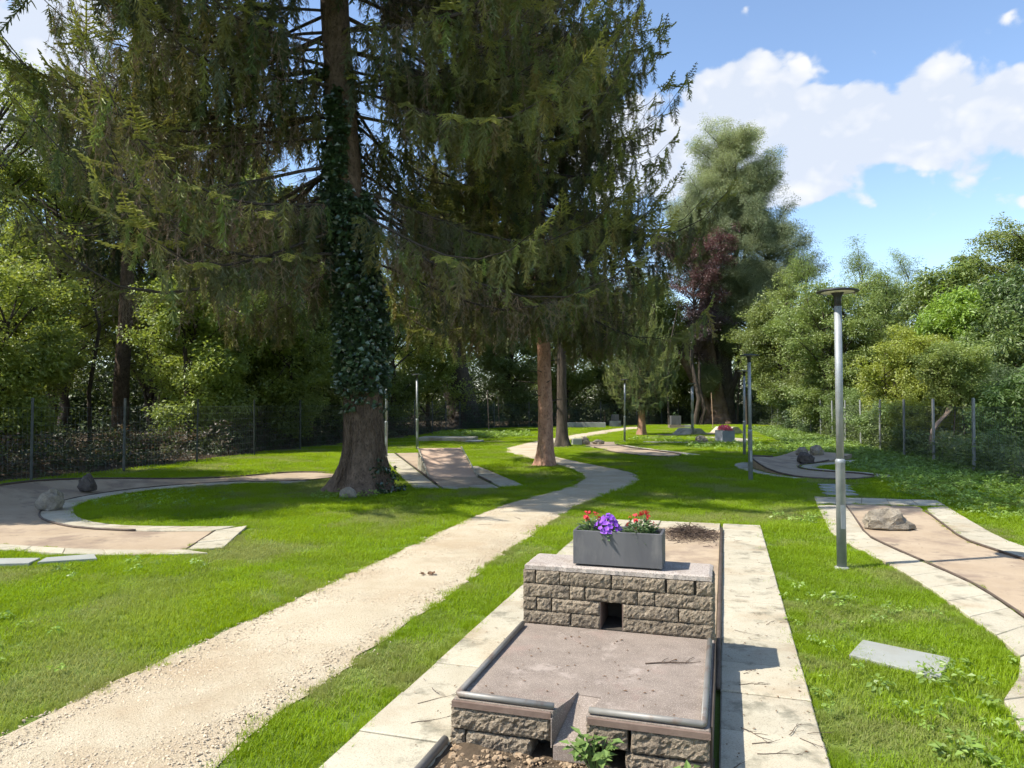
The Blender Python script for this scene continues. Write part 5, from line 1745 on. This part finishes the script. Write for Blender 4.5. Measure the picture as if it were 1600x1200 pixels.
# thick leaning trunks
for (pts, rad, l, b) in [([(-3.0, 50.4, 0), (-3.2, 50.4, 1.5), (-3.9, 50.4, 4.5), (-4.5, 50.4, 9), (-4.6, 50.4, 13)], [0.95, 0.78, 0.66, 0.5, 0.3], 'thick dark trunk leaning over the back fence', 'barkdark'),
                         ([(-4.0, 51.4, 0), (-4.6, 51.4, 3), (-5.6, 51.4, 6), (-6.4, 51.4, 10)], [0.5, 0.45, 0.4, 0.2], 'slimmer leaning trunk beside the thick dark trunk', 'barkdark')]:
    e = empty('old_tree', (pts[0][0], pts[0][1], 0)); tag(e, l, 'tree', WD)
    q = [(x - pts[0][0], y - pts[0][1], z) for x, y, z in pts]
    trunk_mesh(q, rad, 16, 3, 0.12, 0.4, 0.5).build('trunk', M[b], e, True)
    broadleaf((0, 0), pts[-1][2] + 3, 3.6, 6.5, None, 170 + len(l), col=K1, nl=30, csz=1.4, r0=0.2, lean=(q[-1][0], 0), e=e, gap=0.1)
# trees just outside the frame whose shade falls on the grass oval
broadleaf((-13.6, 10.6), 13.0, 2.7, 4.6, 'leafy tree outside the picture shading the curving lane', 201, col=K1, nl=60, dens=1.2, csz=1.25, r0=0.2, group=WD, name='wood_tree')
broadleaf((-15.2, 14.0), 10.5, 2.4, 3.0, 'leafy tree outside the picture next to the fence corner', 202, col=K1, nl=36, csz=1.1, r0=0.18, group=WD, name='wood_tree')

# slim bare stems inside the wood
rb = random.Random(99)
for k in range(20):
    if k < 10:
        x, y = rb.uniform(-19, -9.5), rb.uniform(22, 40)
    else:
        x, y = rb.uniform(-4, 24), rb.uniform(55, 66)
    H = rb.uniform(6, 11)
    mb = trunk_mesh([(0, 0, 0), (rb.uniform(-.2, .2), 0, H * 0.3), (rb.uniform(-.5, .5), 0, H * 0.65), (rb.uniform(-.9, .9), 0, H)], [0.09, 0.075, 0.055, 0.02], 7, k, 0.05)
    for q in range(7):
        z = H * rb.uniform(0.3, 0.95); an = rb.uniform(0, 6.28); L = rb.uniform(0.5, 1.4)
        mb.tube([(0, 0, z), (math.cos(an) * L, math.sin(an) * L, z + 0.5 * L)], [0.02, 0.005], 4, False)
    o = inst('bare_sapling', mb.mesh('bare_sapling', M['barkdark']), None, (x, y, 0))
    tag(o, 'slim dark bare stem standing inside the wood left of the ivy trunk' if k < 10 else 'slim dark bare stem standing inside the wood behind the back fence', 'tree', 'bare stems in the left wood' if k < 10 else 'bare stems in the back wood')

# deep wood behind everything: one mass
rg = np.random.default_rng(5)
pos, col_ = [], []
for k in range(7000):
    a = rg.uniform(-0.75, 0.66)
    ydist = rg.uniform(66, 84) if a > -0.22 else rg.uniform(42, 60)
    x, y = math.tan(a) * ydist, ydist
    top = 12.5 if a < -0.22 else (10.5 if a < 0.2 else 9.0)
    top *= 1 + 0.25 * mnoise.noise(Vector((a * 9, 0, 0)))
    z = top * rg.random() ** 1.25
    pos.append((x, y, z + 0.3)); v = rg.uniform(0.6, 1.3)
    col_.append((0.085 * v, 0.125 * v, 0.035 * v))
for k in range(3300):
    pos.append((rg.uniform(-16, 34), rg.uniform(66, 75), 0.2 + 4.5 * rg.random() ** 1.3) if k < 1500 else (rg.uniform(-44, -11), rg.uniform(40, 54), 0.2 + 6.0 * rg.random() ** 1.3)); v = rg.uniform(0.5, 1.2)
    col_.append((0.07 * v, 0.105 * v, 0.03 * v))
n = len(pos)
s = rg.uniform(2.0, 3.4, n)
o = scatter('far_woodland', 'leaf', PLV, pos, np.stack([rg.uniform(-.5, .5, n), rg.uniform(-.5, .5, n), rg.uniform(0, 6.28, n)], axis=1), np.stack([s, s, s * 0.9], axis=1), rg.integers(0, 4, n), col_)
tag(o, 'dense far woodland closing the view behind the fences', 'woodland', kind='stuff')
# brush and undergrowth under the dark wood
pos, col_ = [], []
for k in range(3000):
    t = rg.random() * (len(FENCE_L) - 1.001)
    i = int(t); f = t - i
    x = FENCE_L[i][0] * (1 - f) + FENCE_L[i + 1][0] * f - 0.6 - 6.5 * rg.random()
    y = FENCE_L[i][1] * (1 - f) + FENCE_L[i + 1][1] * f + rg.uniform(-.5, 1.5)
    pos.append((x, y, 0.05 + 0.9 * rg.random() ** 2.5)); v = rg.uniform(0.4, 1.1)
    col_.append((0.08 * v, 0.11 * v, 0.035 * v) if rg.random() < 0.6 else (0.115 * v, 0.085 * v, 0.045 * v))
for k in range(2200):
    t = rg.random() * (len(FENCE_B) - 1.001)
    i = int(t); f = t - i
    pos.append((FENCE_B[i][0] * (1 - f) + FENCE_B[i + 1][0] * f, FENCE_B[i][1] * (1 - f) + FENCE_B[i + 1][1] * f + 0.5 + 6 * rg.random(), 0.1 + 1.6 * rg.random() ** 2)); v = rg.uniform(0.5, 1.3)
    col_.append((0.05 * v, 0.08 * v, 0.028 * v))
for k in range(3600):
    t = rg.random() * (len(FENCE_R) - 1.001)
    i = int(t); f = t - i
    pos.append((FENCE_R[i][0] * (1 - f) + FENCE_R[i + 1][0] * f + 0.1 + 4.5 * rg.random() ** 1.4, FENCE_R[i][1] * (1 - f) + FENCE_R[i + 1][1] * f + rg.uniform(-.5, .8), 0.06 + 0.8 * rg.random() ** 1.8)); v = rg.uniform(0.6, 1.3)
    col_.append((0.14 * v, 0.19 * v, 0.05 * v))
n = len(pos)
s = rg.uniform(0.55, 1.1, n)
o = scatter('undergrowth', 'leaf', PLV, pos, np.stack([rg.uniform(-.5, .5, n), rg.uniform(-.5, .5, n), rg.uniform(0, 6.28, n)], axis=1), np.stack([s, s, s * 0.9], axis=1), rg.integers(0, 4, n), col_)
tag(o, 'low tangled undergrowth along the wood edge behind the fences', 'undergrowth', kind='stuff')

# ================================================================== grass
def proto_grass(seed, n, size, hmin, hmax, w):
    r = random.Random(seed)
    mb = MB()
    for k in range(n):
        x, y = r.uniform(-size, size) * 0.56, r.uniform(-size, size) * 0.56
        h = r.uniform(hmin, hmax)
        an = r.uniform(0, 6.28)
        lean = r.uniform(0.25, 1.15) * h
        d = Vector((math.cos(an), math.sin(an), 0))
        s = Vector((-d.y, d.x, 0)) * w * r.uniform(0.7, 1.2) * 0.5
        b = Vector((x, y, 0)); m = b + d * lean * 0.35 + Vector((0, 0, h * 0.6)); t = b + d * lean + Vector((0, 0, h * r.uniform(0.8, 1.0)))
        mb.add([b - s, b + s, m + s * 0.8, m - s * 0.8, t], [(0, 1, 2, 3), (3, 2, 4)])
    return mb.mesh('grass_tuft', M['blade'])


PG = [proto_grass(k, 330, 0.30, 0.022, 0.062, 0.0045) for k in range(4)]
PW = [proto_leaves(300 + k, 15, 0.085, 0.075, 0.048, 0.1, 'leaf', 0.4) for k in range(3)]


def blocked(P, grow=0.0):
    b = np.zeros(len(P), bool)
    for h in HARD:
        b |= in_poly(P, h)
    return b


rg = np.random.default_rng(21)
allp, alls, allc = [], [], []
zones = [(1.8, 8.0, 0.17, 0.92), (8.0, 14.0, 0.22, 1.12), (14.0, 26.0, 0.32, 1.5), (26.0, 56.0, 0.52, 2.3)]
for (y0, y1, stp, sc) in zones:
    xs = np.arange(-13, 19.5, stp); ys = np.arange(y0, y1, stp)
    X, Y = np.meshgrid(xs, ys)
    P = np.stack([X.ravel(), Y.ravel()], axis=1)
    P = P[(P[:, 0] > -0.78 * P[:, 1] - 1.2) & (P[:, 0] < 0.78 * P[:, 1] + 1.2)]
    P += rg.uniform(-0.5, 0.5, P.shape) * stp
    off = 0.075 * sc
    keep = ~in_poly(P, WOOD)
    for dx, dy in ((0, 0), (off, 0), (-off, 0), (0, off), (0, -off)):
        keep &= ~blocked(P + np.array([dx, dy]))
    P = P[keep]
    allp.append(P); alls.append(np.full(len(P), sc))
# finer fringe along paved edges
fr = []
for h in HARD:
    q = np.vstack([h, h[:1]])
    for a, b in zip(q[:-1], q[1:]):
        L = np.hypot(*(b - a))
        ym = (a[1] + b[1]) / 2
        if L < 1e-4 or ym > 24:
            continue
        k = int(L / 0.05) + 1
        t = rg.random(k)[:, None]
        nrm = np.array([b[1] - a[1], a[0] - b[0]]) / L
        w = rg.uniform(0.015, 0.10, (k, 1)) * rg.choice([-1, 1], (k, 1))
        fr.append(a + (b - a) * t + nrm * w)
fr = np.vstack(fr)
fr = fr[~blocked(fr) & ~in_poly(fr, WOOD) & (np.abs(fr[:, 0]) < 0.78 * fr[:, 1] + 1.2)]
allp.append(fr); alls.append(rg.uniform(0.22, 0.42, len(fr)))
P = np.vstack(allp); S = np.concatenate(alls)
n = len(P)
C = np.zeros((n, 3))
hs = np.ones(n)
for i in range(n):
    x, y = P[i]
    a = mnoise.noise(Vector((x * 0.55, y * 0.55, 0))) + 0.6 * mnoise.noise(Vector((x * 1.9, y * 1.9, 3)))
    dryness = max(0.0, mnoise.noise(Vector((x * 0.8 + 9, y * 0.8, 5))) + 0.6 * mnoise.noise(Vector((x * 3.1, y * 3.1, 8))) - 0.04)
    if -4.5 < x < -1.6 and y < 7.0:
        dryness += 0.22 * max(0, 1 - abs(x + 2.9 - (4.5 - y) * 0.2) / 0.8)
    dryness += 0.5 * max(0, 1 - math.hypot(x + 3.6, (y - 14.6) * 0.9) / 1.5)
    m = min(1, max(0, 0.5 + 0.45 * a))
    c = np.array((0.18, 0.295, 0.012)) * (1 - m) + np.array((0.29, 0.41, 0.018)) * m
    dr = min(0.75, dryness * 2.0)
    C[i] = c * (1 - dr) + np.array((0.30, 0.31, 0.12)) * dr
    hs[i] = (0.9 + 0.35 * a) * (1 - 0.45 * dr)
C *= rg.uniform(0.85, 1.15, (n, 1))
hz_ = np.where(S < 0.5, rg.uniform(0.5, 0.95, n), np.minimum(S, 1.35) * np.clip(hs, 0.45, 1.4))
Z = np.full((n, 1), 0.001)
o = scatter('grass', 'grass', PG, np.hstack([P, Z]), np.stack([np.zeros(n), np.zeros(n), rg.uniform(0, 6.28, n)], axis=1), np.stack([S, S, hz_], axis=1), rg.integers(0, 4, n), C)
tag(o, 'bright green mown lawn grass', 'grass', kind='stuff')
print("grass tufts", n)

# broad-leaved weeds: dense along the sunlit fence, loose elsewhere
pos, sc_, col_ = [], [], []


def weeds(cnt, fx, fy, smin, smax, zmax, c):
    for k in range(cnt):
        x, y = fx(), fy()
        pos.append((x, y, 0.03 + rg.random() ** 1.5 * zmax)); sc_.append(rg.uniform(smin, smax)); v = rg.uniform(0.75, 1.3)
        col_.append((c[0] * v, c[1] * v, c[2] * v))


for k in range(5200):      # band along the right fence
    t = rg.random() ** 0.8 * (len(FENCE_R) - 3.001)
    i = int(t); f = t - i
    w = 2.6 * rg.random() ** 1.3
    x = FENCE_R[i][0] * (1 - f) + FENCE_R[i + 1][0] * f + 0.3 - w
    y = FENCE_R[i][1] * (1 - f) + FENCE_R[i + 1][1] * f
    pos.append((x, y, 0.04 + 0.20 * rg.random() * max(0.25, 1 - w / 2.2))); sc_.append(rg.uniform(0.55, 1.1) * (1 + 0.02 * y)); v = rg.uniform(0.75, 1.3)
    col_.append((0.19 * v, 0.29 * v, 0.06 * v))
for (cx, cy, rad, cnt, sm, zm) in [(2.45, 5.9, 0.55, 60, 0.75, 0.07), (2.15, 4.0, 0.5, 36, 0.8, 0.07), (2.9, 4.6, 0.35, 22, 0.9, 0.09), (2.3, 3.6, 0.35, 30, 0.9, 0.08), (2.0, 5.0, 0.5, 16, 0.6, 0.05), (3.2, 5.6, 0.4, 22, 0.7, 0.06),
                                   (2.65, 4.30, 0.16, 14, 0.9, 0.10), (1.75, 4.1, 0.3, 8, 0.6, 0.05), (2.5, 3.3, 0.5, 30, 0.9, 0.08),
                                   (-3.6, 4.9, 0.5, 26, 0.8, 0.05), (-3.9, 5.6, 0.35, 16, 0.8, 0.05), (-4.2, 7.3, 0.5, 26, 0.8, 0.05), (-3.5, 7.3, 0.4, 14, 0.8, 0.04), (-2.85, 4.5, 0.12, 5, 0.8, 0.04),
                                   (-6.0, 12.5, 1.2, 60, 0.9, 0.05), (4.3, 10.4, 0.5, 40, 0.9, 0.06), (8.6, 12.8, 1.6, 380, 1.2, 0.16), (9.3, 15.0, 1.5, 420, 1.3, 0.20), (7.6, 11.0, 0.9, 110, 1.0, 0.10),
                                   (9.0, 27, 2.5, 260, 1.6, 0.14), (11.0, 24.5, 1.6, 320, 1.6, 0.18), (9.6, 24.6, 1.2, 90, 1.4, 0.10), (-1.5, 37, 2.6, 420, 2.0, 0.2), (8.5, 33, 3, 160, 1.8, 0.08), (-3.0, 13.0, 0.6, 40, 0.9, 0.07)]:
    for k in range(int(cnt * (0.38 if cy < 9 else 0.8))):
        q, an = rad * math.sqrt(rg.random()) , rg.uniform(0, 6.28)
        pos.append((cx + q * math.cos(an), cy + q * math.sin(an), 0.03 + zm * rg.random())); sc_.append(sm * rg.uniform(0.45, 0.95) * (0.8 if cy < 9 else 0.85)); v = rg.uniform(0.75, 1.3)
        col_.append((0.24 * v, 0.36 * v, 0.06 * v))
pos = np.array(pos); sc_ = np.array(sc_); col_ = np.array(col_)
k = ~blocked(pos[:, :2])
pos, sc_, col_ = pos[k], sc_[k], col_[k]
n = len(pos)
o = scatter('weeds', 'weed', PW, pos, np.stack([rg.uniform(-.25, .25, n), rg.uniform(-.25, .25, n), rg.uniform(0, 6.28, n)], axis=1), np.stack([sc_] * 3, axis=1), rg.integers(0, 3, n), col_)
tag(o, 'low broad-leaved weeds growing through the lawn', 'weeds', kind='stuff')


# ================================================================== small things
def weed_plant(loc, h, n, label, seed):
    r = random.Random(seed)
    e = empty('weed_plant', loc)
    tag(e, label, 'weed')
    ms = MB(); ml = MB()
    for k in range(n):
        an = r.uniform(0, 6.28)
        sp = r.uniform(0.1, 0.75) * h
        top = Vector((math.cos(an) * sp, math.sin(an) * sp, h * r.uniform(0.6, 1.0)))
        ms.tube([(0, 0, 0), tuple(top * 0.55 + Vector((0, 0, 0.12 * h))), tuple(top)], 0.0028, 4, False)
        for q in range(5):
            b = top * (0.62 + 0.1 * q)
            a2 = an + r.uniform(-1.9, 1.9)
            leafquad(ml, b, Vector((math.cos(a2), math.sin(a2), r.uniform(-.2, .45))), r.uniform(0.045, 0.075), r.uniform(0.03, 0.045), Vector((0, 0, 1)))
    ms.build('stem', M['weedleaf'], e)
    ml.build('leaves', M['weedleaf'], e)


x, y = FL(0.72, -0.09); weed_plant((x, y, 0.0), 0.20, 15, 'green weed growing from the broken gap under the deck front', 1)
x, y = FL(1.16, -0.16); weed_plant((x, y, 0.0), 0.11, 9, 'small weed at the corner of the deck beside the slabs', 2)
x, y = FL(1.02, -0.22); weed_plant((x, y, 0.0), 0.07, 5, 'tiny weed in the dirt in front of the right deck blocks', 4)


def twig(loc, L, seed, label, rz, m='twig', forks=3, r0=0.0028, z=0.004):
    r = random.Random(seed)
    mb = MB()
    pts = [Vector((0, 0, z))]
    d = Vector((1, 0, 0))
    nseg = 7
    for k in range(nseg):
        d = (d + Vector((0, r.uniform(-.25, .25), r.uniform(-.05, .06)))).normalized()
        p = pts[-1] + d * L / nseg
        p.z = max(z, p.z)
        pts.append(p)
    mb.tube(pts, [r0 * (1 - 0.7 * k / nseg) for k in range(nseg + 1)], 5)
    for f in range(forks):
        i = r.randrange(2, nseg)
        s = r.choice((-1, 1))
        a = pts[i]
        l2 = L * r.uniform(0.18, 0.4)
        b = a + Vector((0.8, s * r.uniform(0.3, 0.8), 0.03)).normalized() * l2 * 0.5
        c = b + Vector((0.9, s * r.uniform(0.0, 0.5), 0.0)).normalized() * l2 * 0.5
        b.z = max(z, b.z); c.z = max(z, c.z)
        mb.tube([a, b, c], [r0 * 0.6, r0 * 0.45, r0 * 0.3], 4)
    o = inst('twig', mb.mesh('twig', M[m], True), None, loc, (0, 0, rz))
    return tag(o, label, 'twig', 'fallen twigs')


x, y = FL(0.86, 0.74); twig((x, y, ZD), 0.32, 3, 'forked dry twig lying on the terrazzo deck', 0.30, r0=0.0045, forks=5)
tw = random.Random(8)
RL = 'thin dry twig lying on the border slabs beside the deck'
for k in range(13):
    x, y = FL(W + 0.08 + 0.42 * tw.random(), -0.1 + 1.5 * tw.random() ** 1.3)
    twig((x, y, 0.031), tw.uniform(0.06, 0.3), 20 + k, RL, tw.uniform(-0.9, 0.7), r0=tw.uniform(0.0014, 0.0028), forks=tw.randrange(1, 4))
for k in range(9):
    x, y = FL(W + 0.1 + 0.4 * tw.random(), 1.9 + 4.2 * tw.random())
    twig((x, y, 0.031), tw.uniform(0.08, 0.22), 50 + k, 'thin dry twig lying on the border slabs beyond the tunnel wall', tw.uniform(-1.2, 1.2), r0=0.0018, forks=1)
for k in range(7):
    x, y = FL(-0.42 + 0.36 * tw.random(), -0.1 + 2.0 * tw.random())
    twig((x, y, 0.031), tw.uniform(0.1, 0.28), 70 + k, 'thin dry twig lying on the border slabs between the deck and the path lawn', tw.uniform(-1.4, 1.2), r0=0.0020, forks=2)
for k in range(16):
    i = tw.randrange(40, 110); t = tw.random()
    q = pl[i] * (1 - t) + pr[i] * t
    twig((q[0], q[1], 0.03), tw.uniform(0.12, 0.4), 90 + k, 'thin dry twig lying on the pale gravel path', tw.uniform(0, 3.1), r0=0.0022, forks=2)

# dry leaves and needle litter
mbl = MB(); lr = random.Random(3)
for k in range(420):
    c = lr.random()
    if c < 0.35:
        x, y = FL(W + 0.04 + 0.48 * lr.random(), -0.4 + 6.8 * lr.random()); z = 0.034
    elif c < 0.5:
        x, y = FL(-0.48 + 0.46 * lr.random(), -0.4 + 6 * lr.random()); z = 0.034
    elif c < 0.62:
        x, y = FL(0.1 + 1.0 * lr.random(), 0.1 + 1.1 * lr.random()); z = ZD + 0.003
    elif c < 0.85:
        i = lr.randrange(30, 130); t = lr.random(); q = pl[i] * (1 - t) + pr[i] * t; x, y, z = q[0], q[1], 0.032
    else:
        x, y = 4.2 + 1.4 * lr.random(), 5.6 + 3 * lr.random(); z = 0.034
    a = lr.uniform(0, 6.28)
    leafquad(mbl, Vector((x, y, z)), Vector((math.cos(a), math.sin(a), lr.uniform(0, .25))), lr.uniform(0.008, 0.03), lr.uniform(0.004, 0.014), Vector((0, 0, 1)))
o = mbl.build('leaf_litter', M['drylef']); tag(o, 'tiny dry leaves scattered on paving and path', 'leaf litter', kind='stuff')
# heap of needles and twigs at the far end of the tunnel lane
mb = MB()
for k in range(900):
    s, t = lr.gauss(0.86, 0.17), lr.gauss(6.0, 0.20)
    s = min(W - 0.03, max(0.3, s))
    hgt = 0.13 * math.exp(-((s - 0.86) / 0.2) ** 2 - ((t - 6.0) / 0.22) ** 2)
    x, y = FL(s, min(6.45, t)); a = lr.uniform(0, 6.28); L = lr.uniform(0.04, 0.16)
    p = Vector((x, y, 0.028 + hgt * lr.random()))
    mb.tube([p, p + Vector((math.cos(a) * L, math.sin(a) * L, lr.uniform(-.02, .04) + 0.01))], lr.uniform(0.0015, 0.0035), 3, False)
o = mb.build('twig_heap', M['twig']); tag(o, 'heap of dry needles and twigs at the far end of the tunnel lane', 'litter heap', kind='stuff')
# a dead leaf clump on the path, a pale stone at the spruce root
rock('stone', (-2.93, 12.75, 0.0), (0.34, 0.26, 0.2), 44, 'rock', 'pale stone at the foot of the ivy-wrapped trunk', 'stone')
mb = MB()
for k in range(9):
    a = lr.uniform(0, 6.28)
    leafquad(mb, Vector((-0.82 + lr.uniform(-.05, .05), 6.95 + lr.uniform(-.04, .04), 0.03)), Vector((math.cos(a), math.sin(a), 0.5)), 0.06, 0.035, Vector((0, 0, 1)))
tag(mb.build('dead_leaves', M['drylef']), 'small clump of brown dead leaves on the gravel path', 'leaf litter')
# leaning stakes by the back fence
for k, (x, y, h, l) in enumerate([(-1.4, 43.0, 2.5, 'thin wooden stake leaning by the thick dark trunk'), (-0.9, 50.4, 2.2, 'pale wooden stake left of the pink trunk'), (13.3, 47.0, 2.4, 'pale bare pole in front of the willow trunk')]):
    mb = MB(); mb.tube([(0, 0, 0), (-0.1, 0, h)], 0.026, 6)
    tag(inst('wooden_stake', mb.mesh('wooden_stake', M['cutwood']), None, (x, y, 0)), l, 'stake')
